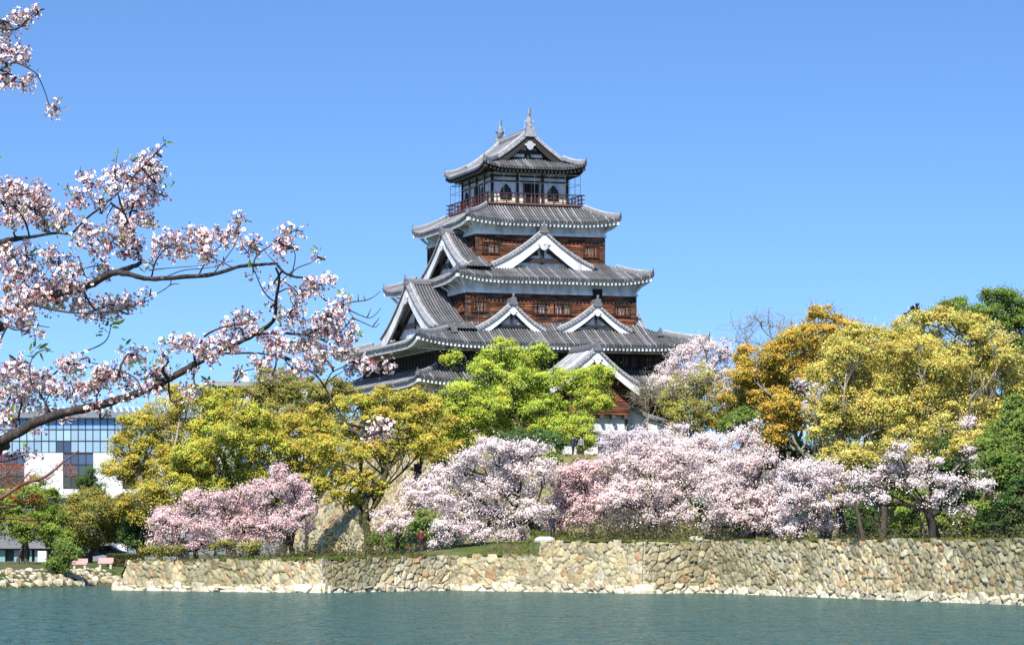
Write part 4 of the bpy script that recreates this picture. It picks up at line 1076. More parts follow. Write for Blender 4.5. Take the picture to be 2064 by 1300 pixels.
def tree(name, label, cat, style, base, lobes, trunk=.3, fork=.4, group=None, dens=1.0, lean=None, basez=None, twigs=0, crown_name="crown", spread=.8, zmin=.25, stems=1, size=1.0):
    """base=(u, d) in the picture's frame; lobes=(u, v, ru, rv[, dd]): crown masses, each a real ellipsoid at its own distance"""
    S = STY[style]; u, d = base
    bx = (u - PCX) / FPX * d; bz = gz(bx, d) - .15 if basez is None else basez
    root = tag(empty(name, (bx, d, bz)), label, cat, group)
    O = np.array([bx, d, bz])
    LB = []
    for L in lobes:
        dd = L[4] if len(L) > 4 else rng.uniform(-.6, .6) * L[2] * d / FPX * spread * 1.5
        c = W(L[0], L[1], d + dd); rx, rz = L[2] * d / FPX, L[3] * d / FPX
        LB.append((c, np.array([rx, (rx + rz) / 2, rz])))
    cen = np.mean([c for c, r in LB], 0); lowest = min(c[2] - r[2] for c, r in LB)
    mt, ml = MB(), MB()
    # trunk and limbs
    for st in range(stems):
        b0 = O + (np.array([rng.uniform(-.8, .8), rng.uniform(-.8, .8), 0]) if st else 0)
        fk = np.array([O[0] * (1 - fork * .6) + cen[0] * fork * .6, (O[1] * .6 + cen[1] * .4), bz + (cen[2] - bz) * fork + .3])
        if lean is not None: fk = W(lean[0], lean[1], d)
        pth = limb(mt, b0, fk, trunk * 1.15, trunk * .72, .05, 8)
        flare = np.array([b0 + (0, 0, -.1), b0 + (0, 0, .25), pth[1]]); mt.tube(flare, [trunk * 1.6, trunk * 1.22, trunk * 1.1], 8, cap=False)
        mine = [q for i, q in enumerate(LB) if i % stems == st]
        K = max(1, min(5, (len(mine) + 2) // 3)); ctrs = np.array([c for c, r in mine]); km = ctrs[rng.permutation(len(mine))[:K]].copy()
        for _ in range(6):
            own = np.array([int(np.linalg.norm(km - c, axis=1).argmin()) for c in ctrs])
            for g_ in range(K):
                if (own == g_).any(): km[g_] = ctrs[own == g_].mean(0)
        mains = {}
        for g_ in range(K):
            if not (own == g_).any(): continue
            s_ = pth[int(rng.integers(5, 8))]; e_ = s_ + (km[g_] - s_) * .72 - np.array([0, 0, .05]) * np.linalg.norm(km[g_] - s_)
            mains[g_] = limb(mt, s_, e_, trunk * .62, trunk * .30, .11, 9, sag=.03)
        for i, (c, r) in enumerate(mine):
            mp_ = mains[own[i]]; start = mp_[int(rng.integers(4, 9))]
            mid = c - np.array([0, 0, r[2] * .35])
            lp = limb(mt, start, mid, trunk * (.34 if 'cherry' in style else .27), trunk * .08 + .02, .14, 8, sag=.05)
            nb = int(3 + r.mean() * 2)
            for k in range(nb):
                a = rng.uniform(0, 2 * pi); z_ = rng.uniform(-.35, .9); q = np.sqrt(max(0, 1 - z_ * z_ * .8))
                e = c + r * np.array([cos(a) * q, sin(a) * q, z_]) * rng.uniform(.6, .98)
                tw = limb(mt, lp[int(rng.integers(3, 8))], e, trunk * .15 + .014, .012, .14, 6, sag=.04)
                for k2 in range(2 + twigs):
                    e2 = tw[int(rng.integers(2, 6))] + nrm(rng.normal(size=3) + (0, 0, .5)) * rng.uniform(.5, 1.1) * (1 + .35 * min(twigs, 3)) * r.mean() ** .5 * .7
                    limb(mt, tw[int(rng.integers(2, 5))], e2, trunk * .05 + .012, .008, .12, 5)
    # crown: leafy clumps over each mass
    P_, N_, C_ = [], [], []
    LV = []
    for c, r in LB:
        LV.append((c, r * rng.uniform(.82, 1.0)))
        if 'cherry' not in style or r.mean() > .8:
            for _ in range(3 if r.mean() > .9 else 1):
                dq = nrm(rng.normal(size=3) + np.array([0, -.25, .25])); LV.append((c + r * dq * rng.uniform(.85, 1.1), r * rng.uniform(.28, .5)))
    for c, r in LV:
        area = 4 * pi * ((r[0] * r[1]) ** 1.6 / 3 + (r[0] * r[2]) ** 1.6 / 3 + (r[1] * r[2]) ** 1.6 / 3) ** (1 / 1.6)
        nc = max(5, int(area * S['den'] * dens * DENS * (.66 if 'cherry' in style else .76)))
        dr = nrm(rng.normal(size=(nc, 3)) + np.array([0, -.15, .25]))
        rad = rng.uniform(.55, 1.04, nc) ** .7
        cc = c + dr * r * rad[:, None]
        keep_ = dr[:, 2] > -1 + zmin * rng.random(nc)
        cc, dr = cc[keep_], dr[keep_]
        for q, dq in zip(cc, dr):
            k = max(5, int(S['per'] * PER * rng.uniform(.30, 1.15))); rc = S['rc'] * rng.uniform(.45, 1.45) * min(1.0, .45 + r.mean() * .4)
            o = nrm(rng.normal(size=(k, 3))) * (rng.random(k) ** .38)[:, None]
            o[:, 2] *= S['flat']
            p = q + o * rc
            tone = rng.uniform(.78, 1.22) if 'cherry' not in style else rng.uniform(.80, 1.08)
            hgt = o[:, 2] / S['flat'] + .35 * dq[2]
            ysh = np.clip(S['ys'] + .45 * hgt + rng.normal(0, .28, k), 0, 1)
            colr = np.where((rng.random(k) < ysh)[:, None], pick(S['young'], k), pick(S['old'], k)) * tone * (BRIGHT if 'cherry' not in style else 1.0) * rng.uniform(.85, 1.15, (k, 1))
            if 'cherry' not in style:
                colr = colr * np.array((hue_[0], 1, 1)) if (hue_ := [rng.uniform(.84, 1.16)]) else colr
                if style not in ('dark', 'green', 'fresh'): colr = np.where((rng.random(k) < .05)[:, None], np.array((.52, .20, .03)) * rng.uniform(.6, 1.1), colr)
            P_.append(p); C_.append(colr); N_.append(o * .65 + dq * .55 + SUN_DIR * .85 + rng.normal(size=(k, 3)) * .42)
        # loose sprays between the clumps
        k = int(nc * S['per'] * PER * .30 * (1.5 if 'cherry' in style else 1)); dq = nrm(rng.normal(size=(k, 3)) + np.array([0, -.1, .15])); f_ = rng.uniform(.35, 1.22, k) ** .7
        p = c + dq * r * f_[:, None]; ns_ = max(6, k // 14); hub = p[rng.integers(0, k, ns_)]; h2 = hub[rng.integers(0, ns_, k)] + rng.normal(size=(k, 3)) * .27
        p = np.where((rng.random(k) < .6)[:, None], h2, p)
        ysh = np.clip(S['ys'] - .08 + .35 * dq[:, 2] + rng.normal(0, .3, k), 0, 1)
        P_.append(p); N_.append(dq * .55 + SUN_DIR * .8 + rng.normal(size=(k, 3)) * .5)
        C_.append(np.where((rng.random(k) < ysh)[:, None], pick(S['young'], k), pick(S['old'], k)) * (BRIGHT if 'cherry' not in style else 1.0) * rng.uniform(.75, 1.2, (k, 1)))
    P_, N_, C_ = np.vstack(P_), np.vstack(N_), np.vstack(C_)
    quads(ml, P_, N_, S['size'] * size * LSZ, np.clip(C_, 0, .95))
    for q in (mt, ml): q.V = [v - O for v in q.V]
    mt.build("trunk", M[S['bark']], root, True)
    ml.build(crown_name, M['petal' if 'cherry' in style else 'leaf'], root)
    return root

T = tree
# --- left bank, in front of the glass-fronted building
T("broadleaf_tree", "light green tree at the left edge in front of the glazed lobby", "tree", 'fresh', (52, 252), [(10, 1010, 42, 28), (60, 1000, 45, 30), (20, 1060, 44, 30), (85, 1045, 40, 30), (-30, 1040, 40, 35), (60, 1070, 44, 26), (100, 1010, 34, 26), (110, 1080, 30, 20)], .16, .5, stems=3)
T("broadleaf_tree", "bushy olive tree behind the pale benches on the left bank", "tree", 'olive', (182, 262), [(150, 1040, 54, 34), (205, 1030, 54, 34), (185, 1070, 60, 28), (240, 1062, 40, 28), (120, 1062, 40, 28), (180, 1005, 36, 22), (235, 1030, 40, 26), (165, 1095, 44, 16)], .2, .55, size=.9)
T("conifer_shrub", "dark rounded shrub on the left bank at the water side of the pale benches", "shrub", 'green', (128, 238), [(122, 1112, 24, 18), (140, 1128, 24, 16), (110, 1135, 20, 14), (132, 1098, 18, 14), (126, 1145, 20, 9)], .10, .3, size=.8)
T("broadleaf_tree", "slim dark green tree standing against the white facade", "tree", 'dark', (178, 270), [(182, 958, 14, 22), (172, 985, 24, 20), (200, 985, 20, 16), (178, 1010, 28, 18)], .10, .5, size=.85)
T("broadleaf_tree", "deep green tree behind the clipped hedge", "tree", 'dark', (280, 258), [(275, 1085, 28, 26), (255, 1070, 22, 22), (300, 1090, 26, 24), (285, 1060, 22, 18)], .12, .5)
T("camphor_tree", "golden camphor tree spreading in front of the white facade", "tree", 'gold', (318, 256), [(285, 860, 42, 30), (330, 825, 45, 32), (255, 905, 42, 26), (300, 915, 45, 30), (238, 945, 36, 22), (355, 880, 50, 42), (290, 965, 40, 22), (340, 950, 50, 36), (270, 1035, 34, 22), (310, 1050, 40, 24), (345, 1000, 50, 34), (385, 800, 40, 26), (420, 815, 40, 24), (360, 1040, 40, 26), (300, 1000, 44, 30)], .42, .4, size=.95)
T("camphor_tree", "yellow-green camphor tree with a tall dome crown above the left cherries", "tree", 'yellowgreen', (470, 254), [(470, 835, 45, 32), (420, 860, 42, 34), (520, 850, 45, 34), (400, 915, 45, 36), (470, 900, 60, 40), (540, 905, 42, 36), (430, 955, 52, 32), (500, 965, 55, 34), (385, 985, 36, 28), (365, 950, 30, 28), (440, 815, 44, 24), (450, 1000, 44, 26), (520, 1010, 40, 24), (400, 1030, 36, 22)], .45, .35)
T("camphor_tree", "olive green tree rising behind the dome-crowned camphor", "tree", 'olive', (560, 278), [(560, 775, 50, 28), (510, 800, 45, 28), (610, 795, 48, 30), (660, 790, 40, 28), (580, 830, 60, 34), (640, 840, 50, 34), (700, 800, 32, 24)], .4, .4)
T("camphor_tree", "amber and green camphor tree left of the leaning tree", "tree", 'gold', (610, 256), [(580, 865, 45, 32), (640, 860, 45, 34), (600, 915, 50, 34), (655, 925, 42, 40), (625, 965, 42, 32), (680, 880, 36, 30), (575, 955, 34, 28), (560, 890, 36, 30)], .38, .35)
T("camphor_tree", "leaning camphor tree with bare crooked limbs before the keep's stone base", "tree", 'goldmoss', (745, 248), [(720, 815, 38, 24), (775, 808, 40, 24), (830, 808, 42, 24), (868, 830, 36, 26), (700, 858, 38, 26), (755, 850, 36, 22), (815, 860, 34, 20), (690, 912, 42, 26), (740, 905, 38, 20), (668, 958, 38, 24), (722, 968, 32, 18), (790, 915, 30, 18), (850, 890, 36, 24), (770, 985, 26, 16), (692, 1008, 32, 15), (650, 900, 34, 28), (820, 900, 26, 16)], .36, .22, dens=.72, lean=(735, 1045), twigs=0)
T("camphor_tree", "lime green tree growing on the terrace directly before the keep", "tree", 'lime', (1045, 262), [(1012, 705, 32, 24), (1060, 725, 36, 24), (1095, 715, 26, 20), (985, 750, 40, 28), (1040, 775, 48, 32), (1105, 770, 36, 28), (930, 800, 44, 32), (985, 820, 48, 34), (1090, 820, 50, 34), (1160, 770, 36, 28), (1205, 760, 34, 28), (1190, 805, 40, 30), (930, 850, 48, 32), (1000, 865, 46, 28), (1110, 865, 46, 26), (1165, 850, 36, 26), (1180, 885, 28, 20), (905, 725, 24, 16), (890, 880, 44, 26), (950, 890, 36, 22)], .42, .35, lean=(1050, 855))
T("camphor_tree", "olive and gold tree beneath the left corner of the lowest roof", "tree", 'gold', (890, 258), [(880, 850, 40, 28), (860, 905, 40, 28), (905, 915, 36, 26)], .2, .45, basez=5.5)
# --- dark evergreens and shrubs that fill the slope
for lab, sty, b, lb in (
    ("dark evergreen shrub below the lime green tree", 'dark', (1060, 256), [(1060, 885, 40, 22), (1110, 890, 34, 22), (1020, 895, 30, 20)]),
    ("low green shrub on the terrace edge below the gatehouse", 'fresh', (1125, 250), [(1122, 925, 18, 12), (1105, 930, 16, 10)]),
    ("rounded dark green bush right of the gatehouse", 'green', (1500, 252), [(1495, 850, 34, 18), (1470, 862, 24, 16)]),
    ("dark evergreen behind the orange tree's low boughs", 'dark', (1600, 238), [(1590, 905, 40, 26), (1630, 925, 40, 28), (1560, 930, 36, 24), (1620, 965, 40, 24)]),
    ("dark green bush under the arching pink cherry", 'dark', (1440, 222), [(1450, 1015, 36, 26), (1425, 1040, 26, 20)]),
    ("bright green maple bush above the tall moat wall", 'fresh', (1835, 205), [(1820, 1010, 36, 28), (1850, 1040, 36, 26), (1825, 1062, 34, 18)]),
    ("fresh green shrub row right of the maple bush", 'fresh', (1930, 200), [(1900, 1045, 40, 24), (1950, 1055, 36, 22), (1890, 1010, 30, 20), (1985, 1030, 34, 24)]),
    ("dark evergreen at the right edge by the wall", 'green', (2030, 192), [(2030, 900, 50, 42), (2055, 850, 40, 40), (2010, 950, 50, 36), (2050, 970, 44, 36), (1995, 905, 30, 28)]),
    ("shaded evergreen at the right edge above the boulders", 'dark', (2040, 190), [(2035, 1040, 44, 30), (1990, 1060, 30, 20), (2070, 1010, 40, 40)]),
    ("shaded evergreen behind the bare trunks", 'dark', (1700, 222), [(1690, 960, 50, 34), (1740, 985, 46, 36), (1780, 950, 44, 36), (1720, 1040, 50, 30), (1650, 1030, 40, 30)]),
    ("shaded evergreen behind the thin-branched cherry", 'dark', (1900, 222), [(1870, 945, 50, 34), (1930, 935, 46, 34), (1960, 985, 44, 36), (1860, 1000, 44, 30), (1800, 985, 40, 32), (1900, 900, 40, 24)]),
    ("shaded thicket between the cherry trunks and the terrace wall", 'dark', (1560, 226), [(1540, 1050, 44, 28), (1590, 1060, 40, 26), (1500, 1060, 36, 24)]),
    ("dark evergreen below the left end of the long cherry row", 'green', (850, 230), [(858, 1050, 22, 24), (870, 1080, 20, 20), (840, 1068, 18, 18)]),
    ("green shrub between the two left cherries", 'olive', (425, 226), [(440, 1100, 22, 12), (350, 1108, 22, 9)]),
    ("yellow-green undergrowth at the foot of the left cherries", 'olive', (505, 222), [(505, 1108, 26, 10), (310, 1112, 20, 8)]),
    ("dark green shrub at the foot of the leaning tree", 'green', (775, 246), [(772, 1080, 22, 18), (795, 1092, 20, 14), (755, 1092, 12, 10)])):
    T("evergreen_shrub", lab, "shrub", sty, b, lb, .10, .4)
# --- the wooded slope on the right
T("camphor_tree", "orange-leaved camphor tree right of the keep", "tree", 'orange', (1560, 255), [(1655, 650, 44, 26), (1700, 665, 34, 26), (1620, 680, 44, 28), (1675, 700, 44, 26), (1560, 720, 44, 26), (1525, 755, 42, 28), (1590, 745, 42, 30), (1500, 720, 28, 20), (1640, 730, 40, 22), (1510, 800, 36, 26), (1560, 800, 40, 24), (1545, 835, 36, 22), (1485, 765, 26, 24), (1480, 800, 22, 20), (1500, 850, 26, 20), (1600, 780, 44, 30), (1540, 775, 40, 26)], .35, .45, basez=8)
T("camphor_tree", "small orange tree leaning over the white blossom", "tree", 'orange', (1640, 236), [(1560, 835, 32, 24), (1590, 815, 30, 22), (1565, 875, 28, 20), (1545, 900, 26, 12), (1600, 860, 24, 16)], .26, .35, lean=(1640, 930), basez=4)
T("camphor_tree", "tall amber camphor tree with pale forked limbs in the middle of the right wood", "tree", 'amber', (1665, 222), [(1745, 690, 44, 28), (1710, 720, 44, 28), (1790, 715, 42, 30), (1680, 755, 44, 28), (1740, 760, 48, 30), (1660, 800, 40, 26), (1710, 810, 44, 26), (1770, 800, 44, 32), (1640, 840, 28, 20), (1690, 850, 36, 22), (1740, 855, 40, 24), (1790, 860, 40, 26), (1700, 905, 34, 20), (1650, 880, 30, 20), (1760, 905, 36, 22), (1800, 840, 40, 26), (1670, 830, 34, 24), (1725, 780, 50, 34), (1750, 830, 50, 34), (1690, 700, 40, 22)], .34, .55, dens=1.0, twigs=1)
T("camphor_tree", "broad amber camphor tree in the upper right with open pale branches", "tree", 'amber', (1870, 222), [(1840, 655, 44, 26), (1890, 650, 42, 26), (1935, 650, 44, 26), (1980, 665, 40, 26), (1850, 700, 48, 28), (1905, 705, 44, 28), (1955, 715, 44, 28), (2005, 700, 40, 28), (1830, 750, 44, 30), (1885, 770, 44, 28), (1940, 770, 42, 28), (1995, 760, 42, 28), (2040, 720, 36, 28), (1840, 810, 44, 28), (1890, 830, 42, 26), (1945, 830, 42, 28), (2000, 825, 38, 28), (1825, 870, 40, 26), (1880, 885, 40, 22), (1870, 800, 50, 34), (1920, 800, 50, 34), (1970, 870, 40, 26), (1930, 870, 40, 26), (2045, 770, 36, 30), (1900, 740, 50, 30), (1970, 690, 40, 26)], .36, .55, dens=.95, twigs=1)
T("camphor_tree", "golden-leaved tree behind the two amber camphors", "tree", 'gold', (1800, 250), [(1720, 690, 44, 26), (1770, 680, 44, 26), (1830, 690, 50, 30), (1780, 760, 60, 40), (1700, 780, 50, 36), (1860, 760, 60, 40), (1940, 750, 50, 40), (1920, 840, 60, 40), (1820, 850, 60, 40), (1740, 850, 60, 40), (1660, 760, 44, 36), (1990, 850, 44, 40)], .4, .5, basez=9)
T("broadleaf_tree", "tall cloud-shaped deep green tree at the upper right skyline", "tree", 'green', (2000, 268), [(2010, 602, 44, 22), (2050, 610, 40, 24), (1985, 632, 40, 22), (2035, 645, 44, 26), (1925, 625, 40, 18), (1880, 638, 36, 16), (2070, 660, 40, 34), (1960, 665, 40, 26), (2050, 720, 40, 40), (2060, 790, 36, 40)], .4, .5, basez=9)
T("broadleaf_tree", "green crown filling the gap behind the orange tree", "tree", 'green', (1600, 272), [(1600, 690, 36, 22), (1570, 730, 40, 28), (1640, 720, 40, 28), (1680, 760, 40, 30), (1590, 800, 44, 34), (1530, 830, 44, 30), (1650, 820, 44, 34), (1560, 860, 44, 24)], .3, .5, basez=9)
T("bare_tree", "leafless grey tree on the skyline between the keep and the orange tree", "tree", 'twig', (1560, 282), [(1500, 655, 34, 22), (1535, 645, 34, 20), (1570, 650, 32, 22), (1490, 690, 34, 18), (1540, 690, 36, 20), (1590, 670, 28, 20)], .2, .62, dens=.7, twigs=4, basez=11)
T("bare_tree", "thin leafless treetop above the orange tree", "tree", 'twig', (1655, 285), [(1650, 632, 24, 14), (1680, 640, 20, 12), (1720, 655, 26, 14)], .12, .75, dens=.6, twigs=4, basez=11)
T("willow_tree", "thin yellow-green tree with fanning stems right of the gatehouse", "tree", 'willow', (1400, 258), [(1365, 790, 36, 30), (1410, 770, 36, 28), (1385, 830, 40, 28), (1440, 800, 34, 30), (1345, 830, 30, 22), (1430, 850, 30, 20), (1460, 840, 26, 24), (1400, 865, 34, 14), (1370, 860, 30, 14)], .16, .3, twigs=2, stems=2)
T("bare_shrub", "tangled grey leafless shrub against the gatehouse wall", "shrub", 'twig', (1300, 262), [(1300, 780, 30, 24), (1285, 800, 24, 20), (1330, 790, 30, 24), (1310, 815, 30, 16)], .10, .35, twigs=4, stems=3)
# bottle-brush tips of a monkey-puzzle tree over the skyline
root = tag(empty("monkey_puzzle_tree", (W(1848, 1000, 262)[0], 262, 10.5)), "dark bottle-brush monkey-puzzle top poking above the amber crowns", "tree")
mt, ml = MB(), MB(); O = np.array([W(1848, 1000, 262)[0], 262, 10.5])
top = W(1850, 622, 262); mt.tube([O, O + (0, .1, 6), top], [.25, .15, .05], 7)
for (u0, v0), (u1, v1) in (((1850, 640), (1849, 613)), ((1848, 634), (1838, 619)), ((1847, 645), (1833, 628)), ((1826, 650), (1824, 632)), ((1848, 655), (1836, 645))):
    a_, c_ = W(u0, v0, 262), W(u1, v1, 262); mt.tube([top * .4 + a_ * .6 - (0, 0, .8), a_, c_], [.06, .05, .03], 5)
    n_ = 420; t_ = rng.random(n_); q = a_ + (c_ - a_) * t_[:, None]; ax = nrm(c_ - a_); dr = nrm(rng.normal(size=(n_, 3))); dr = nrm(dr - (dr @ ax)[:, None] * ax + ax * .35)
    wd = .30 * (1 - .4 * t_)
    quads(ml, q + dr * (wd * rng.uniform(.3, 1, n_))[:, None], rng.normal(size=(n_, 3)), .16, np.where((rng.random(n_) < .25)[:, None], (.13, .06, .03), (.06, .07, .022)), .4)
for q in (mt, ml): q.V = [v - O for v in q.V]
mt.build("trunk", M['bark'], root, True); ml.build("crown", M['leaf'], root)
for i, (u, v, sty, d_, bz_, lab) in enumerate((
    (1700, 770, 'green', 285, 10, "mid green tree behind the orange tree's right side"),
    (1800, 760, 'olive', 288, 10, "olive tree at the back of the wood under the monkey-puzzle top"),
    (1900, 760, 'green', 284, 10, "green tree at the back of the wood behind the broad amber crown"),
    (2010, 780, 'olive', 286, 10, "olive tree at the back of the wood below the cloud-shaped crown"),
    (1500, 790, 'olive', 286, 10, "olive tree at the back, beyond the orange tree's left boughs"))):
    T("broadleaf_tree", lab, "tree", sty, (u, d_), [(u + a_, v + b_, 48, 34) for a_, b_ in ((-55, 0), (0, -38), (50, -5), (-40, 60), (20, 60), (60, 75), (-10, 110))] if u > 1600 else [(u + a_, v + b_, 26, 26) for a_, b_ in ((-15, 20), (20, 10), (-20, 60), (15, 65), (40, 90))], .3, .5, basez=bz_)
T("camphor_tree", "amber tree low in the right wood beside the dark evergreens", "tree", 'amber', (1930, 212), [(1660, 935, 30, 18), (1730, 935, 34, 20), (1780, 930, 30, 18), (1850, 935, 30, 16), (1840, 905, 36, 20), (1790, 900, 30, 20), (1900, 860, 40, 26), (1960, 880, 36, 26), (1740, 910, 30, 22), (1990, 900, 34, 26), (1930, 910, 34, 20)], .25, .5, dens=.9)
T("camphor_tree", "yellow tufted sapling among the blossom left of the bare trunks", "tree", 'amber', (1690, 212), [(1695, 925, 18, 14), (1670, 1010, 26, 10), (1700, 990, 14, 10), (1660, 1025, 18, 7), (1720, 950, 14, 14)], .10, .6)
for i, (u0, v0, u1, v1, r_, off, lab) in enumerate(((1663, 1085, 1657, 975, .28, 13, "stout pale trunk standing tallest behind the wall"), (1700, 1085, 1680, 985, .26, 15, "thick grey trunk just right of the tallest pale trunk"), (1742, 1086, 1722, 1000, .15, 10, "slanting mossy trunk leaning left above the wall"), (1777, 1086, 1770, 960, .22, 15, "dark upright trunk right of the slanting one"), (1885, 1084, 1872, 1035, .36, 12, "broad tan stump under the open cherry"), (1600, 1085, 1598, 1000, .2, 14, "dark cherry trunk at the left of the trunk group"))):
    k_ = (u0 - PCX) / FPX; t_ = (k_ * 210.5 - 13.34) / (15.16 + 39.3 * k_); d_ = 210.5 - 39.3 * t_ + off
    a_, c_ = W(u0, v0, d_), W(u1, v1, d_); a_[2] = gz(a_[0], a_[1]) - .2; O = a_.copy()
    mt = MB(); q_ = np.linspace(0, 1, 9)[:, None]; pth = a_ + (c_ - a_) * q_ + np.sin(pi * q_) * rng.normal(size=3) * .12; mt.tube(pth, r_ * np.array([1.5, 1.15, 1, .95, .9, .86, .82, .78, .7]), 9)
    if i != 4:
        for k_ in range(2): limb(mt, pth[6 + k_], pth[8] + np.array([rng.uniform(-1, 1), rng.uniform(0, 1), rng.uniform(.6, 1.8)]), r_ * .45, .04, .1)
    mt.V = [v - O for v in mt.V]; o = mt.build("tree_trunk", M['bark'], None, True); o.location = tuple(O); tag(o, lab, "trunk")
T("broadleaf_tree", "muted green tree filling the gap behind the fan-stemmed tree", "tree", 'olive', (1440, 284), [(1380, 800, 30, 26), (1430, 790, 32, 28), (1475, 800, 28, 28), (1410, 840, 34, 24), (1460, 845, 32, 22), (1350, 830, 26, 20)], .2, .4, basez=10.5)
# rough undergrowth below the cherries, coloured dark to stand for the shade there
mb = MB(); n_ = 15000
def along(pl, off0, off1, n_):
    pl = [np.array(q) for q in pl]; Ls = np.array([np.linalg.norm(c - a) for a, c in zip(pl[:-1], pl[1:])]); k = rng.choice(len(Ls), n_, p=Ls / Ls.sum()); t_ = rng.random(n_)
    a = np.array(pl)[k]; c = np.array(pl)[k + 1]; d_ = nrm(c - a); return a + (c - a) * t_[:, None] + np.stack([-d_[:, 1], d_[:, 0]], -1) * rng.uniform(off0, off1, n_)[:, None]
q = np.vstack([along([(-26, 219), (-12.97, 210.5)], 6, 13, 2200), along([(-9, 216), (-4.34, 220.6), (1.35, 215.0)], 6, 12, 2600), along([(1.5, 215), (8.87, 207.6), (13.34, 210.5)], 4, 11, 4000), along([(13.34, 210.5), (28.5, 171.2), (34, 157)], 5, 13, 9000)])
hub = q[rng.integers(0, len(q), 900)]; k = rng.integers(0, 900, len(q)); hh = .4 + 2.2 * rng.random(900) ** 2.2
q = hub[k] + rng.normal(size=q.shape) * .45; h_ = rng.random(len(q)) ** .8 * hh[k]
P0_ = np.stack([q[:, 0], q[:, 1], ground_z(q[:, 0], q[:, 1]) + h_], -1); ok_ = (P0_[:, 2] > 1.5); P0_ = P0_[ok_]; k = k[ok_]
cl = np.array([(.10, .10, .035), (.075, .095, .03), (.15, .115, .05), (.06, .08, .025), (.17, .15, .04)])[(k * 7) % 5] * rng.uniform(.4, 1.1, (len(P0_), 1))
quads(mb, P0_, rng.normal(size=P0_.shape) * .7 + np.array([0, -.4, .6]), .17, cl)
tag(mb.build("undergrowth", M['leaf']), kind='stuff')
# --- cherries
CH = "cherry_tree"
T(CH, "pale pink cherry farthest left, its boughs reaching down over the low wall", "cherry tree", 'cherryrose', (392, 228), [(345, 1040, 34, 20), (385, 1020, 36, 24), (330, 1075, 30, 18), (375, 1065, 34, 20), (410, 1050, 30, 22), (345, 1105, 22, 9), (400, 1000, 30, 16), (320, 1055, 26, 20), (370, 1100, 34, 12), (430, 1070, 30, 20), (410, 1095, 30, 12), (310, 1090, 20, 14)], .2, .4, size=.95)
T(CH, "pink cherry with a tall pointed top before the keep's stone base", "cherry tree", 'cherryrose', (592, 232), [(560, 950, 22, 18), (545, 985, 36, 22), (500, 1000, 38, 22), (585, 1000, 34, 24), (460, 1030, 34, 22), (520, 1035, 42, 24), (575, 1040, 36, 22), (615, 1030, 24, 24), (480, 1070, 34, 18), (535, 1080, 32, 16), (430, 1045, 26, 18), (622, 1060, 16, 14), (555, 1060, 44, 22), (500, 1060, 44, 24), (590, 970, 26, 20), (450, 1010, 34, 18), (610, 1000, 28, 20), (510, 1095, 34, 12), (470, 1090, 34, 14)], .24, .3, size=.95)
T(CH, "thin pink cherry right of the leaning tree's trunk", "cherry tree", 'cherrypink', (800, 242), [(790, 1040, 34, 22), (830, 1010, 36, 22), (850, 985, 32, 20), (815, 1060, 36, 18), (775, 1065, 24, 14), (860, 1020, 26, 16)], .15, .4, dens=.6)
T(CH, "brightest white-pink cherry with a broad domed crown in the middle of the row", "cherry tree", 'cherry', (1080, 226), [(1000, 905, 44, 20), (1055, 905, 38, 20), (940, 930, 42, 22), (1020, 945, 50, 26), (1090, 950, 36, 24), (905, 965, 40, 22), (965, 980, 46, 24), (1040, 990, 48, 24), (890, 1005, 36, 20), (940, 1030, 44, 22), (1010, 1040, 46, 24), (1075, 1035, 38, 22), (900, 1065, 36, 20), (960, 1075, 40, 20), (1030, 1075, 40, 18), (885, 1095, 26, 12), (1090, 1070, 26, 16)], .30, .3)
T(CH, "rosy cherry above the white slab on the wall step", "cherry tree", 'cherryrose', (1195, 228), [(1130, 965, 36, 22), (1170, 960, 36, 24), (1130, 1010, 38, 24), (1180, 1010, 40, 26), (1220, 990, 38, 26), (1150, 1045, 36, 20), (1200, 1050, 36, 20), (1110, 1050, 26, 18), (1235, 1035, 30, 22), (1210, 945, 36, 20), (1160, 985, 44, 24), (1215, 1020, 36, 24), (1130, 1075, 24, 12)], .22, .35)
T(CH, "white-topped cherry rising in front of the plaster wall and gatehouse", "cherry tree", 'cherrywhite', (1290, 244), [(1235, 890, 32, 18), (1280, 885, 40, 20), (1330, 880, 38, 16), (1250, 915, 38, 18), (1310, 915, 42, 20), (1360, 870, 28, 14), (1225, 915, 22, 14)], .2, .4)
T(CH, "wide pink cherry right of the rosy one, its dark forked trunk showing", "cherry tree", 'cherrypink', (1345, 226), [(1270, 940, 42, 24), (1320, 945, 44, 24), (1375, 925, 44, 24), (1260, 985, 40, 24), (1310, 990, 44, 26), (1365, 975, 42, 26), (1290, 1030, 40, 22), (1345, 1025, 40, 22), (1390, 1010, 34, 24), (1420, 960, 36, 24), (1330, 905, 44, 20), (1285, 915, 40, 20), (1265, 1050, 34, 18), (1320, 1055, 40, 16), (1385, 1045, 36, 18), (1240, 1010, 34, 24)], .26, .3)
T(CH, "pale cherry spreading level with the terrace, right of the gatehouse", "cherry tree", 'cherry', (1450, 236), [(1400, 900, 42, 18), (1450, 890, 42, 18), (1500, 880, 34, 16), (1430, 930, 44, 22), (1480, 920, 40, 20), (1520, 900, 28, 16), (1400, 960, 38, 20), (1455, 965, 40, 20), (1370, 905, 34, 16), (1490, 955, 40, 20), (1545, 905, 26, 14), (1350, 930, 36, 18)], .22, .4)
T(CH, "cherry with drooping pink boughs above the quoin corner's right side", "cherry tree", 'cherrypink', (1515, 216), [(1480, 985, 40, 22), (1530, 965, 40, 22), (1440, 990, 36, 22), (1500, 1020, 40, 22), (1550, 1005, 38, 24), (1470, 1040, 34, 18), (1535, 1050, 40, 18), (1560, 1075, 26, 10), (1510, 1075, 24, 8), (1575, 965, 30, 20), (1500, 940, 40, 20), (1545, 925, 34, 16), (1455, 1010, 40, 24), (1430, 1060, 30, 14), (1520, 1040, 44, 22), (1580, 1030, 34, 22)], .24, .35)
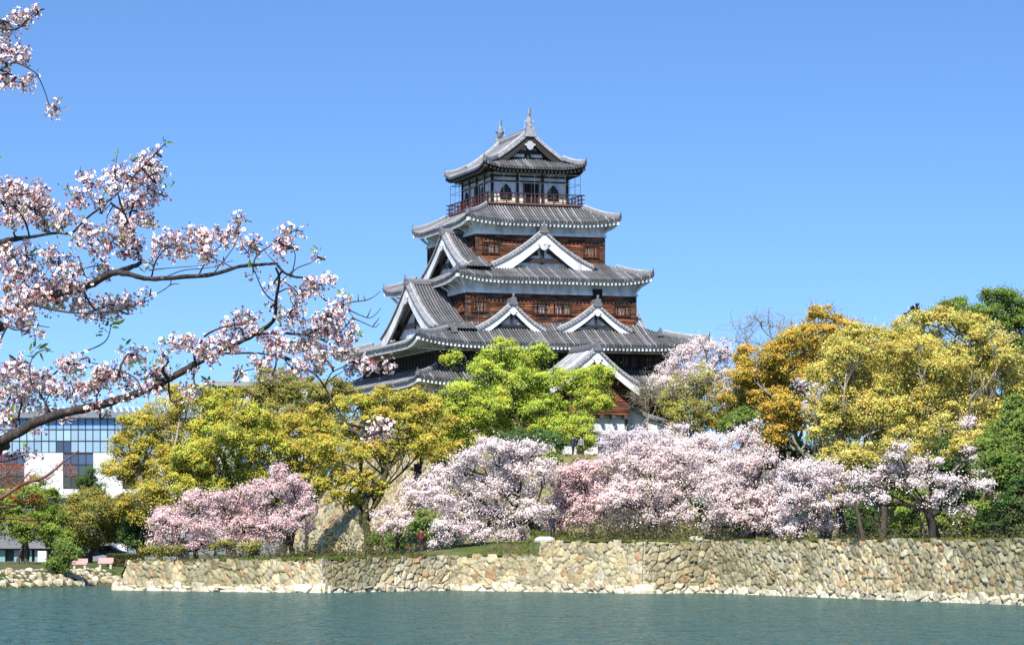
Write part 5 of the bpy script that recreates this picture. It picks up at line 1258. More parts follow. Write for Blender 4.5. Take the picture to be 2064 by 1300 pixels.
T(CH, "white-pink cherry overhanging the moat wall before the bare trunks", "cherry tree", 'cherry', (1610, 204), [(1620, 950, 44, 16), (1670, 942, 40, 14), (1590, 975, 36, 20), (1640, 980, 38, 20), (1600, 1010, 38, 20), (1650, 1025, 34, 18), (1610, 1055, 34, 14), (1570, 1050, 30, 16), (1655, 1060, 26, 12), (1690, 975, 34, 18), (1625, 1000, 44, 22), (1700, 1010, 30, 18), (1640, 1050, 40, 16), (1720, 960, 34, 14), (1590, 1070, 30, 10)], .22, .4)
T(CH, "open cherry with level sprays of pink before the dark evergreens", "cherry tree", 'cherry', (1885, 190), [(1800, 920, 26, 9), (1815, 900, 20, 8), (1790, 945, 28, 9), (1840, 945, 36, 10), (1780, 965, 30, 10), (1870, 930, 34, 9), (1880, 965, 44, 12), (1830, 975, 34, 10), (1930, 975, 40, 10), (1970, 975, 34, 8), (1900, 1000, 36, 10), (1870, 1020, 28, 8), (1930, 1030, 34, 12), (1740, 965, 30, 18), (1760, 1000, 30, 16), (1720, 1000, 24, 16)], .22, .35, dens=.85, twigs=1)
T(CH, "sparse cherry with thin pale sprays at the far right", "cherry tree", 'cherrywhite', (1990, 200), [(1955, 905, 16, 6), (1970, 925, 14, 6), (2005, 985, 28, 9), (2020, 1010, 26, 10), (2000, 1035, 26, 8), (2055, 1040, 22, 8), (1985, 950, 20, 7)], .16, .4, dens=.7, twigs=1)
T(CH, "tall pale pink cherry behind the gatehouse at the end of the second roof", "cherry tree", 'cherry', (1400, 272), [(1375, 715, 38, 20), (1420, 700, 32, 20), (1350, 745, 34, 22), (1400, 750, 40, 24), (1440, 730, 34, 24), (1330, 775, 26, 20), (1435, 770, 34, 24), (1460, 700, 18, 16), (1455, 800, 24, 24), (1370, 780, 30, 20)], .22, .5, dens=.8, basez=10.5)
T(CH, "white blossoming cherry glimpsed through the amber camphors", "cherry tree", 'cherrywhite', (1640, 232), [(1615, 775, 22, 14), (1650, 790, 30, 18), (1640, 820, 26, 20), (1690, 770, 24, 14)], .14, .5, basez=5, dens=1.2)
T(CH, "small faint cherry deep within the amber wood", "cherry tree", 'cherrywhite', (1955, 214), [(1955, 850, 16, 12), (1945, 860, 12, 9)], .08, .6, dens=.8, basez=5)
T(CH, "white flowering branch over the rounded bush", "cherry tree", 'cherrywhite', (1510, 246), [(1500, 868, 26, 12), (1480, 880, 20, 10), (1525, 855, 18, 10)], .08, .6, dens=.8, basez=9.5)
# ---------------------------------------------------------------- buildings on the left
def Wp(u, v, d): return W(u, v, d)
BD = 400.0; k_ = BD / FPX
def bx_(u): return (u - PCX) * k_
def bz_(v): return EYE - (v - HOR) * k_
bld = tag(empty("glass_building", (bx_(170), BD, 1.5)), "long white building with a blue glass curtain wall and glazed roof slats", "building")
BO = np.array([bx_(170), BD, 1.5])
def bput(mb, name, mats, parent=bld): mb.V = [v - BO for v in mb.V]; return mb.build(name, mats, parent)
mb = MB(); U0, U1 = -120, 640
groups = [(-60, 49), (127, 188), (247, 305), (366, 424), (484, 540)]
xs = [U0] + [q for g in groups for q in g] + [U1]
for a_, c_ in zip(xs[0::2], xs[1::2]):
    mb.box((bx_(a_), BD, bz_(985)), (bx_(c_), BD + 14, bz_(912.5)), 0)
mb.box((bx_(U0), BD - .5, bz_(1003)), (bx_(U1), BD + 14, bz_(985.2)), 0, (1.08, 1.08, 1.05))
mb.box((bx_(U0), BD + .6, -1), (bx_(U1), BD + 14, bz_(1003.2)), 0, (.35, .36, .38))
mb.box((bx_(U0), BD + .7, bz_(985)), (bx_(U1), BD + 14, bz_(830)), 0, (.3, .33, .36))
[q.__imul__(.88) for q in mb.C]; bput(mb, "facade_wall", M['concrete'])
def curtain(name, u0, u1, vs, n, tone, dark=()):
    mb = MB(); us = np.linspace(u0, u1, n + 1)
    for i in range(n):
        for j in range(len(vs) - 1):
            c = np.array(tone[min(j, len(tone) - 1)]) * rng.uniform(.86, 1.14)
            if (i, j) in dark: c = np.array((.05, .08, .14))
            mb.box((bx_(us[i]), BD + .12, bz_(vs[j + 1])), (bx_(us[i + 1]), BD + .2, bz_(vs[j])), 0, c)
    for u in us: mb.box((bx_(u) - .05, BD + .08, bz_(vs[-1])), (bx_(u) + .07, BD + .14, bz_(vs[0])), 1)
    for v in vs: mb.box((bx_(u0), BD + .07, bz_(v) - .06), (bx_(u1), BD + .13, bz_(v) + .06), 1)
    return bput(mb, name, [M['glass'], M['darkwood']])
nn_ = 44
curtain("window_band", -50, -50 + 14.8 * nn_, [842, 865.5, 888.6, 912], nn_, [(.19, .36, .62), (.30, .45, .60), (.27, .40, .54)], dark=[(11, 2), (12, 2)])
for a_, c_ in groups: curtain("window", a_, c_, [914, 936, 959, 983], 4 if c_ - a_ < 80 else 7, [(.06, .10, .18), (.07, .10, .12), (.05, .06, .05)])
mb = MB()
mb.add([(bx_(U0), BD - .6, bz_(841)), (bx_(U1), BD - .6, bz_(841)), (bx_(U1), BD + 8, bz_(829)), (bx_(U0), BD + 8, bz_(829))], [[0, 1, 2, 3]], 0, (.28, .30, .36))
mb.box((bx_(U0), BD - .62, bz_(843)), (bx_(U1), BD - .4, bz_(841)), 0, (.1, .1, .11))
for u in np.arange(U0, 380, 13.0): mb.bar((bx_(u), BD + 8, bz_(828)), (bx_(u) - 1.0, BD + 13, bz_(812)), .32, .2, 0, (.62, .70, .72))
mb.add([(bx_(U0), BD + 8.4, bz_(829)), (bx_(380), BD + 8.4, bz_(829)), (bx_(380), BD + 13.4, bz_(813)), (bx_(U0), BD + 13.4, bz_(813))], [[0, 1, 2, 3]], 0, (.17, .25, .26))
bput(mb, "roof", M['glass'])

OD = 470.0; ko = OD / FPX
ox_ = lambda u: (u - PCX) * ko
oz_ = lambda v: EYE - (v - HOR) * ko
ob = tag(empty("office_block", (ox_(500), OD, 1.5)), "pale rooftop storey of an office block showing above the olive camphor tree", "building"); OO = np.array([ox_(500), OD, 1.5])
def oput(mb, name, mats): mb.V = [v - OO for v in mb.V]; return mb.build(name, mats, ob)
mb = MB(); mb.box((ox_(335), OD, 1), (ox_(640), OD + 25, oz_(793)), 0, (.95, .87, .85)); mb.box((ox_(420), OD + 1, oz_(793)), (ox_(600), OD + 20, oz_(778)), 0, (1.1, 1.02, .98)); mb.box((ox_(600), OD, oz_(793)), (ox_(700), OD + 20, oz_(782)), 0, (.9, .82, .78)); oput(mb, "wall", M['concrete'])
mb = MB(); mb.box((ox_(410), OD - .4, oz_(778)), (ox_(606), OD + 21, oz_(769)), 0, (.42, .42, .43)); oput(mb, "roof_slab", M['concrete'])
mb = MB(); mb.box((ox_(431), OD + .8, oz_(793)), (ox_(493), OD + 1.2, oz_(778.4)), 0, (.035, .055, .075)); oput(mb, "window", M['glass'])
mb = MB(); mb.box((ox_(620), OD - .3, oz_(795)), (ox_(650), OD + .2, oz_(785)), 0, (.05, .05, .06)); oput(mb, "window", M['glass'])
dish = tag(empty("satellite_dish", (ox_(490), OD + 4, oz_(769))), "white satellite dish on the office block's flat roof", "dish")
mb = MB(); mb.tube([(0, 0, 0), (0, 0, .35)], [.08, .08], 6); n_ = nrm(np.array([.2, -.9, .45])); x_ = nrm(np.cross(n_, (0, 0, 1))); y_ = np.cross(x_, n_)
a_ = np.linspace(0, 2 * pi, 17); P_ = np.stack([np.array([0, 0, .6]) + n_ * (-.22 * (1 - q * q)) + q * .55 * (np.cos(a_)[:, None] * x_ + np.sin(a_)[:, None] * y_) for q in (.02, .4, .75, 1.0)]); mb.grid(P_, 0)
mb.bar((0, 0, .35), np.array([0, 0, .6]) + n_ * .5, .05)
mb.build("dish", M['concrete'], dish)

# glazed lobby and low annexe at ground level
LD = 276.0; kl = LD / FPX
lx = lambda u: (u - PCX) * kl
lz = lambda v: EYE - (v - HOR) * kl
lob = tag(empty("lobby_building", (lx(40), LD, 1.2)), "dark glazed lobby with grey piers at the far left, half hidden by tree trunks", "building"); LOO = np.array([lx(40), LD, 1.2])
def lput(mb, name, mats): mb.V = [v - LOO for v in mb.V]; return mb.build(name, mats, lob)
mb = MB(); mb.box((lx(-90), LD, lz(1105)), (lx(150), LD + 9, lz(1062)), 0, (.30, .31, .33)); mb.box((lx(-90), LD + .9, 1), (lx(150), LD + 9, lz(1105)), 0, (.12, .13, .14))
mb.box((lx(-90), LD - 2.4, .9), (lx(100), LD + 1, lz(1149)), 0, (.45, .45, .47)); lput(mb, "wall", M['concrete'])
mb = MB()
for a_, c_ in ((-40, 8), (26, 40), (52, 62), (68, 76)): mb.box((lx(a_), LD + .6, lz(1143)), (lx(c_), LD + .85, lz(1108)), 0, (.22, .36, .36))
lput(mb, "window", M['glass'])
mb = MB(); mb.box((lx(79), LD - .8, 1), (lx(96), LD, lz(1110)), 0, (1.2, 1.2, 1.15)); lput(mb, "pillar", M['concrete'])
ann = tag(empty("annexe", (lx(240), LD + 12, 1.2)), "low grey annexe with a sunlit white doorway panel behind the dark car", "building"); LOO = np.array([lx(240), LD + 12, 1.2])
def lput2(mb, name, mats): mb.V = [v - LOO for v in mb.V]; return mb.build(name, mats, ann)
mb = MB(); mb.box((lx(150), LD + 12, 1), (lx(330), LD + 22, lz(1088)), 0, (.34, .36, .42)); lput2(mb, "wall", M['concrete'])
mb = MB(); mb.box((lx(203), LD + 11.7, lz(1119)), (lx(223), LD + 11.95, lz(1097)), 0, (1.2, 1.18, 1.1)); lput2(mb, "door", M['concrete'])

# parked car
cx_, cy_ = (208 - PCX) / FPX * 268, 268.0
car = tag(empty("parked_car", (cx_, cy_, gz(cx_, cy_)), 0.0), "dark blue car parked in the shade behind the benches", "car")
mb = MB()
prof = [(-2.1, .35), (-2.15, .75), (-1.9, .92), (-1.15, 1.0), (-.55, 1.48), (.75, 1.52), (1.55, 1.05), (2.1, .95), (2.2, .6), (2.15, .35)]
g_ = np.array([[(x, y, z) for x, z in prof] for y in (-.85, .85)]); mb.grid(g_, 0, (.012, .016, .035))
for y in (-.85, .85): mb.add([(0, y, .7)] + [(x, y, z) for x, z in prof], [[0, k, k + 1] for k in range(1, len(prof))], 0, (.012, .016, .035))
mb.build("body", M['glass'], car)
mb = MB()
for y in (-.87, .87): mb.poly([(-1.0, y, 1.0), (-.5, y, 1.4), (.7, y, 1.43), (1.35, y, 1.04)], (0, .01, 0))
mb.build("window", M['dark'], car)
for x in (-1.35, 1.4):
    for y in (-.86, .86):
        mb = MB(); mb.tube([(x, y - .1, .33), (x, y + .1, .33)], [.33, .33], 12); mb.tube([(x, y - .11, .33), (x, y + .11, .33)], [.18, .18], 10, 0, (6, 6, 6)); mb.build("wheel", M['darkwood'], car)

# clipped hedge
hd = MB(); hx0, hx1 = (219 - PCX) / FPX * 252, (292 - PCX) / FPX * 252; hz = gz((hx0 + hx1) / 2, 252)
n_ = 9000; q = np.stack([rng.uniform(hx0, hx1, n_), 252 + rng.uniform(-.7, .7, n_), rng.uniform(0, 1, n_)], -1); f_ = rng.integers(0, 3, n_)
q[f_ == 0, 2] = rng.uniform(.93, 1.03, (f_ == 0).sum()); q[f_ == 1, 1] = 251.3 + rng.uniform(-.08, .08, (f_ == 1).sum()); q[f_ == 2, 0] = hx0 + rng.uniform(-.08, .08, (f_ == 2).sum())
q[:, 2] = hz + q[:, 2] * 1.0
quads(hd, q, np.array([0, -.5, .6]) + rng.normal(size=(n_, 3)) * .6, .13, pick([(.10, .11, .03), (.08, .10, .028), (.13, .12, .03)], n_))
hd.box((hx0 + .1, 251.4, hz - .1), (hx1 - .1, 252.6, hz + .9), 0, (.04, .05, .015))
tag(hd.build("clipped_hedge", M['leaf']), "low box-clipped hedge beside the left end of the moat wall", "hedge")

# pale pink stone benches on the left bank
for i, (u, lab) in enumerate(((161, "pale pink stone bench beside the dark rounded shrub"), (213, "pale pink stone bench beside the clipped hedge"))):
    x_ = (u - PCX) / FPX * 244; y_ = 244 if i == 0 else 249; x_ = (u - PCX) / FPX * y_; z_ = gz(x_, y_)
    bn = tag(empty("stone_bench", (x_, y_, z_)), lab, "bench", "pale benches on the left bank")
    mb = MB(); mb.box((-.6, -.28, .38), (.6, .28, .52), 0, (.95, .55, .52)); mb.build("seat", M['concrete'], bn)
    mb = MB(); mb.box((-.6, .22, .52), (.6, .30, .85), 0, (.95, .55, .52)); mb.build("backrest", M['concrete'], bn)
    for sx in (-.42, .42):
        mb = MB(); mb.box((sx - .09, -.22, -.05), (sx + .09, .22, .378), 0, (.8, .7, .62)); mb.build("leg", M['concrete'], bn)
# wooden bench by the stone base
x_, y_ = (561 - PCX) / FPX * 229, 229.0
bn = tag(empty("park_bench", (x_, y_, gz(x_, y_))), "low wooden bench under the pointed pink cherry", "bench")
mb = MB()
for yy in (-.18, 0, .18): mb.box((-.72, yy - .075, .40), (.72, yy + .075, .455), 0, (1.2, 1.1, .9))
mb.build("seat", M['greywood'], bn)
for xx in (-.58, 0, .58):
    mb = MB(); mb.box((xx - .05, -.2, -.05), (xx + .05, .2, .398), 0, (.6, .55, .5)); mb.build("leg", M['greywood'], bn)
# dark floodlight pole against the stone base
x_, y_ = (848 - PCX) / FPX * 250, 250.0; z_ = gz(x_, y_)
pl = tag(empty("floodlight_pole", (x_, y_, z_)), "thin dark pole with a box fixed to it, in front of the stone base", "pole")
zt_ = W(848, 845, 250)[2] - z_
mb = MB(); mb.tube([(0, 0, -.2), (0, 0, zt_ / 2), (0, 0, zt_)], [.10, .085, .07], 8); mb.build("post", M['darkwood'], pl)
mb = MB(); zb_ = W(840, 949, 250)[2] - z_; mb.box((-.55, -.25, zb_ - .52), (-.10, .2, zb_ + .52)); mb.box((-.6, -.3, zb_ + .52), (-.08, .24, zb_ + .58)); mb.build("box", M['darkwood'], pl)
# thin staked sapling
x_, y_ = (616 - PCX) / FPX * 232, 232.0; z_ = gz(x_, y_)
mb = MB(); mb.tube([(0, 0, -.1), (.03, 0, 1.2), (0, .02, 2.6), (.05, 0, 3.9)], [.06, .05, .045, .02], 6); o = mb.build("sapling_stake", M['bark']); o.location = (x_, y_, z_)
tag(o, "slender dark stake standing right of the wooden bench", "stake")

# grass tufts along the wall top
mb = MB(); pts = []
for (a_, c_) in zip(low[1:-1] , low[2:]):
    a_, c_ = np.array(a_), np.array(c_); d_ = nrm(c_ - a_); b_ = np.array([-d_[1], d_[0]]); n_ = int(np.linalg.norm(c_ - a_) * 260)
    t_ = rng.random(n_); off = 1.1 + rng.random(n_) ** 1.5 * 8
    pts.append(a_ + (c_ - a_) * t_[:, None] + b_ * off[:, None])
for (a_, c_) in zip(high[:3], high[1:4]):
    a_, c_ = np.array(a_), np.array(c_); d_ = nrm(c_ - a_); b_ = np.array([-d_[1], d_[0]]); n_ = int(np.linalg.norm(c_ - a_) * 150)
    pts.append(a_ + (c_ - a_) * rng.random(n_)[:, None] + b_ * (1.5 + rng.random(n_) ** 1.5 * 6)[:, None])
pts = np.vstack(pts); zz = np.maximum(ground_z(pts[:, 0], pts[:, 1]), wall_top(pts[:, 0]) - .02)
n_ = len(pts); h_ = rng.uniform(.08, .26, n_); a_ = rng.uniform(0, 6.28, n_); w_ = .05
bs = np.stack([pts[:, 0], pts[:, 1], zz - .03], -1); dx = np.stack([np.cos(a_), np.sin(a_), 0 * a_], -1) * w_
tp = bs + np.stack([rng.normal(0, .08, n_), rng.normal(0, .08, n_), h_], -1)
v_ = np.stack([bs - dx, bs + dx, tp], 1).reshape(-1, 3)
cc = pick([(.12, .19, .02), (.14, .21, .025), (.10, .15, .02), (.19, .18, .04), (.15, .12, .05)], n_)
mb.add(v_, np.arange(n_ * 3).reshape(-1, 3), 0, np.repeat(cc, 3, 0))
tag(mb.build("grass", M['grass']), kind='stuff')

# ---------------------------------------------------------------- people
def person_mat(nm, shirt, pants, hair=(.02, .015, .012), skin=(.55, .33, .23)):
    m = bpy.data.materials.new(nm); m.use_nodes = True; N, L = m.node_tree.nodes, m.node_tree.links
    t = N.new("ShaderNodeTexCoord"); s = N.new("ShaderNodeSeparateXYZ"); L.new(t.outputs['Object'], s.inputs[0])
    mr = N.new("ShaderNodeMapRange"); mr.inputs[1].default_value = 0; mr.inputs[2].default_value = 1.75; L.new(s.outputs['Z'], mr.inputs[0])
    cr = N.new("ShaderNodeValToRGB"); cr.color_ramp.interpolation = 'CONSTANT'; L.new(mr.outputs[0], cr.inputs[0])
    e = cr.color_ramp.elements; e[0].position = 0; e[0].color = (.03, .025, .02, 1); e[1].position = .05; e[1].color = (*pants, 1)
    for p, c in ((.54, shirt), (.835, skin)): x = e.new(p); x.color = (*c, 1)
    L.new(cr.outputs[0], N["Principled BSDF"].inputs['Base Color']); N["Principled BSDF"].inputs['Roughness'].default_value = .8
    return m
def person(label, x, y, z, shirt, pants, rz=0, stride=.12, armf=.1, sc=1.0, group=None):
    V = [(0, 0, .95), (0, 0, 1.12), (0, .01, 1.32), (0, 0, 1.45), (0, -.01, 1.52), (0, -.02, 1.62), (0, -.02, 1.72),
         (-.09, 0, .90), (-.10, -stride, .50), (-.10, -stride * .6, .08), (-.11, -stride * .6 - .14, .04),
         (.09, 0, .90), (.10, stride, .50), (.10, stride * 1.3, .09), (.11, stride * 1.3 - .13, .04),
         (-.19, 0, 1.40), (-.25, .02, 1.12), (-.24, -armf, .90), (-.235, -armf - .03, .78),
         (.19, 0, 1.40), (.25, .02, 1.12), (.24, -armf, .90), (.235, -armf - .03, .78)]
    E_ = [(0, 1), (1, 2), (2, 3), (3, 4), (4, 5), (5, 6), (0, 7), (7, 8), (8, 9), (9, 10), (0, 11), (11, 12), (12, 13), (13, 14), (2, 15), (15, 16), (16, 17), (17, 18), (2, 19), (19, 20), (20, 21), (21, 22)]
    R_ = [.14, .135, .15, .09, .05, .095, .08, .095, .07, .045, .04, .095, .07, .045, .04, .065, .05, .038, .03, .065, .05, .038, .03]
    me = bpy.data.meshes.new("person"); me.from_pydata(V, E_, [])
    o = bpy.data.objects.new("person", me); COL.objects.link(o)
    md = o.modifiers.new("skin", 'SKIN'); md.use_smooth_shade = True
    for i, r in enumerate(R_): me.skin_vertices[0].data[i].radius = (r, r * (.75 if i < 4 else 1))
    me.skin_vertices[0].data[0].use_root = True
    s2 = o.modifiers.new("sub", 'SUBSURF'); s2.levels = s2.render_levels = 1
    me.materials.append(person_mat("clothes", shirt, pants))
    o.location = (x, y, z); o.rotation_euler = (0, 0, rz); o.scale = (sc,) * 3
    tag(o, label, "person", group)
    hb = MB(); n = 10; a = np.arange(n + 1) * 2 * pi / n
    P_ = np.stack([np.stack([np.cos(a) * r * .108, np.sin(a) * r * .118 + .012 * (1 - r), np.full(n + 1, zz)], -1) for r, zz in ((.98, 1.615), (1.04, 1.68), (.92, 1.755), (.55, 1.80), (.02, 1.815))])
    P_[0, :, 1] = np.maximum(P_[0, :, 1], -.02); hb.grid(P_, 0)
    h = hb.build("hair", M['dark'], o, True)
    return o
def standing(label, u, v, d, *a, **k):
    p = W(u, v, d); person(label, p[0], p[1], gz(p[0], p[1]) if k.pop('snap', True) else p[2], *a, **k)
standing("person in dark clothes by the gate posts under the lime green tree", 1155, 915, 257.5, (.03, .035, .06), (.03, .03, .035), rz=.5)
standing("person in a grey top and black trousers by the gatehouse wall", 1171, 915, 259, (.25, .26, .28), (.02, .02, .025), rz=-.6)
standing("person in a white and pale blue top beside the blossom below the gatehouse", 1214, 915, 256.5, (.55, .72, .78), (.03, .03, .045), rz=.9)
standing("person in a grey shirt and black trousers standing among the blossom right of the gatehouse", 1339, 893, 256, (.36, .38, .40), (.02, .02, .025), rz=2.6)
standing("person in a white shirt behind the pale cherry right of the gatehouse", 1376, 893, 258, (.8, .8, .8), (.12, .12, .13), rz=-1.2)
standing("person in navy blue beside the yellow-green fan-stemmed tree", 1407, 870, 259, (.02, .03, .10), (.02, .025, .06), rz=.4)
standing("person in a dark red jacket standing under the cherry left of the domed pink one", 849, 1120, 226, (.15, .014, .02), (.03, .012, .015), rz=2.9)
standing("person in a pale top beside a dark trunk under the left cherries", 434, 1122, 230, (.75, .80, .85), (.35, .40, .45), rz=1.2)
standing("person in dark blue behind the white slab on the wall step", 1114, 1090, 219, (.012, .014, .035), (.012, .012, .02), rz=0)
# ---------------------------------------------------------------- foreground boughs on the near bank
FD = 14.0
def fg(pts, d=FD, amp=.25):
    pts = np.asarray(pts, float); out = []
    ph = rng.uniform(0, 6.28)
    for i, p in enumerate(pts): out.append(W(p[0], p[1], d + amp * sin(ph + i * .5)))
    return np.array(out)
def smooth(path, rad, n=4):
    """Catmull-Rom through the points, radius follows"""
    P = np.vstack([2 * path[0] - path[1], path, 2 * path[-1] - path[-2]]); R_ = np.concatenate([[rad[0]], rad, [rad[-1]]])
    o, r = [], []
    for i in range(1, len(P) - 2):
        for t in np.linspace(0, 1, n, endpoint=False):
            a, b_, c, e = P[i - 1:i + 3]
            o.append(.5 * (2 * b_ + (c - a) * t + (2 * a - 5 * b_ + 4 * c - e) * t * t + (3 * b_ - a - 3 * c + e) * t ** 3)); r.append(R_[i] * (1 - t) + R_[i + 1] * t)
    o.append(P[-2]); r.append(R_[-2]); return np.array(o), np.array(r)
PX = FD / FPX
fgt = tag(empty("blossoming_cherry", (-4.3, 14.2, 2.1)), "near cherry tree whose dark blossoming boughs reach in from the left edge", "cherry tree")
FO = np.array([-4.3, 14.2, 2.1])
def fput(mb, name, mats, parent, sm=False): mb.V = [v - FO for v in mb.V]; return mb.build(name, mats, parent, sm)
mb = MB(); tr_, rr_ = smooth(np.array([(-4.3, 14.2, 1.9), (-4.25, 14.2, 2.8), (-4.1, 14.15, 3.7), (-4.2, 14.1, 4.9), (-4.0, 14.1, 6.2), (-3.7, 14.0, 7.2)]), np.array([.24, .19, .17, .14, .11, .07]), 5)
mb.tube(tr_, rr_, 10); fput(mb, "trunk", M['cherrybark'], fgt, True)
ALLPTS = []
def jit(path, r): 
    k = len(path); return path + rng.normal(size=(k, 3)) * (r * .10)[:, None]
def branch(mb, pts, radpx, d=FD, root=None, n=8, fine=5):
    path = fg(pts, d); rad = np.linspace(radpx[0], radpx[1], len(pts)) * PX * .62 if len(radpx) == 2 else np.array(radpx) * PX * .62
    if root is not None: path = np.vstack([[root], path]); rad = np.concatenate([[rad[0] * 1.15], rad])
    p, r = smooth(path, rad, fine); r = r * (1 + .12 * np.sin(np.arange(len(r)) * 1.7) * rng.random(len(r))); p = jit(p, r)
    mb.tube(p, r, n); ALLPTS.append(p); return p

FLOW = []     # (centre, normal, size, kind)
def blossoms(mbp, mbs, clusters, d=FD, twigs=True, target=None, density=1.0, white=.5):
    pts = np.vstack(target) if target is not None else np.vstack(ALLPTS)
    for C in clusters:
        u, v, ru, rv = C[0], C[1], C[2] * .90, C[3] * .90; red = C[4] if len(C) > 4 else .42; dk = C[5] if len(C) > 5 else 1.0
        dd = d + rng.uniform(-.25, .25)
        n = int(ru * rv * pi / 19 * density * dk)
        c = W(u, v, dd)
        nu = max(2, n // 5)
        a = rng.uniform(0, 2 * pi, nu); q = np.sqrt(rng.random(nu)); y = rng.normal(0, .26, nu) * max(ru, rv) * PX
        hub = np.stack([c[0] + np.cos(a) * q * ru * PX, c[1] + y, c[2] + np.sin(a) * q * rv * PX], -1)
        # twigs tie the clusters to the nearest wood
        ds = np.linalg.norm((pts - c) * (1, .25, 1), axis=1); s_ = pts[int(ds.argmin())]
        L0 = np.linalg.norm(c - s_)
        if L0 > .03:
            t_ = np.linspace(0, 1, 6)[:, None]; mid = s_ + (c - s_) * t_ + np.sin(pi * t_) * rng.normal(size=3) * L0 * .12
            mbs.tube(mid, np.linspace(.0055, .0035, 6), 5, 0)
        else: mid = np.array([s_, c])
        hubs_src = np.vstack([mid, hub[:max(1, nu // 6)]])
        for h in hub[::2]:
            k = np.linalg.norm(hubs_src - h, axis=1); j = int(k.argmin()); b_ = hubs_src[j]
            t_ = np.linspace(0, 1, 4)[:, None]; mbs.tube(b_ + (h - b_) * t_ + np.sin(pi * t_) * rng.normal(size=3) * .012, np.linspace(.0032, .002, 4), 4, 0, cap=False)
        for h in hub:
            m = int(rng.integers(4, 8))
            for _ in range(m):
                dirn = nrm(rng.normal(size=3) + np.array([0, -.35, -.15])); ln = rng.uniform(.018, .042)
                FLOW.append((h, dirn, ln, red))
def leafset(mbl, spots, d=FD, col=((.20, .34, .03), (.14, .26, .03), (.26, .36, .05))):
    for u, v, n, sz in spots:
        c = W(u, v, d + rng.uniform(-.2, .2))
        for _ in range(n):
            dr = nrm(rng.normal(size=3) + np.array([.2, -.2, .8])); sd = nrm(np.cross(dr, rng.normal(size=3))); L_ = sz * PX * rng.uniform(.7, 1.3)
            b0 = c + rng.normal(size=3) * sz * PX * .25
            nm = np.cross(dr, sd)
            v_ = [b0, b0 + dr * L_ * .35 + sd * L_ * .17, b0 + dr * L_ * .75 + sd * L_ * .12 - nm * L_ * .03, b0 + dr * L_ - nm * L_ * .08, b0 + dr * L_ * .75 - sd * L_ * .12 - nm * L_ * .03, b0 + dr * L_ * .35 - sd * L_ * .17, b0 + dr * L_ * .5 + nm * L_ * .05]
            cc = np.array(col[int(rng.integers(0, len(col)))]) * rng.uniform(.8, 1.2)
            mbl.add(v_, [[0, 1, 6], [1, 2, 6], [2, 3, 6], [3, 4, 6], [4, 5, 6], [5, 0, 6]], 0, cc)
def flowers(mbp, mbs):
    """five notched petals with a rosy centre, red calyx and stalk"""
    if not FLOW: return
    H_ = np.array([f[0] for f in FLOW]); D_ = np.array([f[1] for f in FLOW]); L_ = np.array([f[2] for f in FLOW]); RD = np.array([f[3] for f in FLOW])
    n = len(H_); bare = rng.random(n) < RD * .24
    c = H_ + D_ * L_[:, None]
    # stalks
    sd = nrm(np.cross(D_, rng.normal(size=(n, 3)))) * .0011
    st = np.stack([H_ - sd, H_ + sd, c + sd, c - sd], 1)
    mbs.add(st.reshape(-1, 3), np.arange(n * 4).reshape(-1, 4), 1, np.repeat(pick([(.30, .10, .05), (.22, .16, .04), (.34, .07, .06)], n), 4, 0))
    # calyx: small red star
    x = nrm(np.cross(D_, rng.normal(size=(n, 3)))); y = np.cross(D_, x)
    cal = np.where(bare, .0072, .0042)[:, None]
    for k in range(2):
        a = k * pi / 2; e = x * cos(a) + y * sin(a); f = np.cross(D_, e)
        q = np.stack([c - D_ * .006, c + e * cal + D_ * .004, c + D_ * cal * 1.1, c - e * cal + D_ * .004], 1)
        mbs.add(q.reshape(-1, 3), np.arange(n * 4).reshape(-1, 4), 1, np.repeat(pick([(.50, .03, .06), (.55, .06, .08), (.42, .05, .05), (.55, .12, .08)], n), 4, 0))
    ok = ~bare; c, x, y, D_ = c[ok], x[ok], y[ok], D_[ok]; n = len(c)
    R_ = (rng.uniform(.0088, .0128, n))[:, None]; cup = rng.uniform(.05, .75, n)[:, None]
    tone = rng.uniform(.9, 1.05, n)[:, None]
    tip = np.array((.95, .915, .905)) * tone; tip = np.where(rng.random((n, 1)) < .2, np.array((.93, .80, .81)) * tone, tip)
    cen = np.array((.93, .78, .78)) * tone
    for k in range(5):
        a = k * 2 * pi / 5 + .3; e = x * cos(a) + y * sin(a); f = -x * sin(a) + y * cos(a)
        fw = nrm(e + D_ * cup); 
        v = np.stack([c, c + fw * R_ * .55 + f * R_ * .42, c + fw * R_ * 1.0 + f * R_ * .2, c + fw * R_ * .86, c + fw * R_ * 1.0 - f * R_ * .2, c + fw * R_ * .55 - f * R_ * .42], 1)
        i = np.arange(n)[:, None] * 6
        mbp.add(v.reshape(-1, 3), np.concatenate([i + np.array([0, 1, 2, 3]), i + np.array([0, 3, 4, 5])]), 0, np.stack([cen, tip, tip, tip * .97, tip, tip], 1).reshape(-1, 3))
    FLOW.clear()
M['stalk'] = mat("flower_stalk", (1, 1, 1), .6, .2, attr=True, trans=.2)

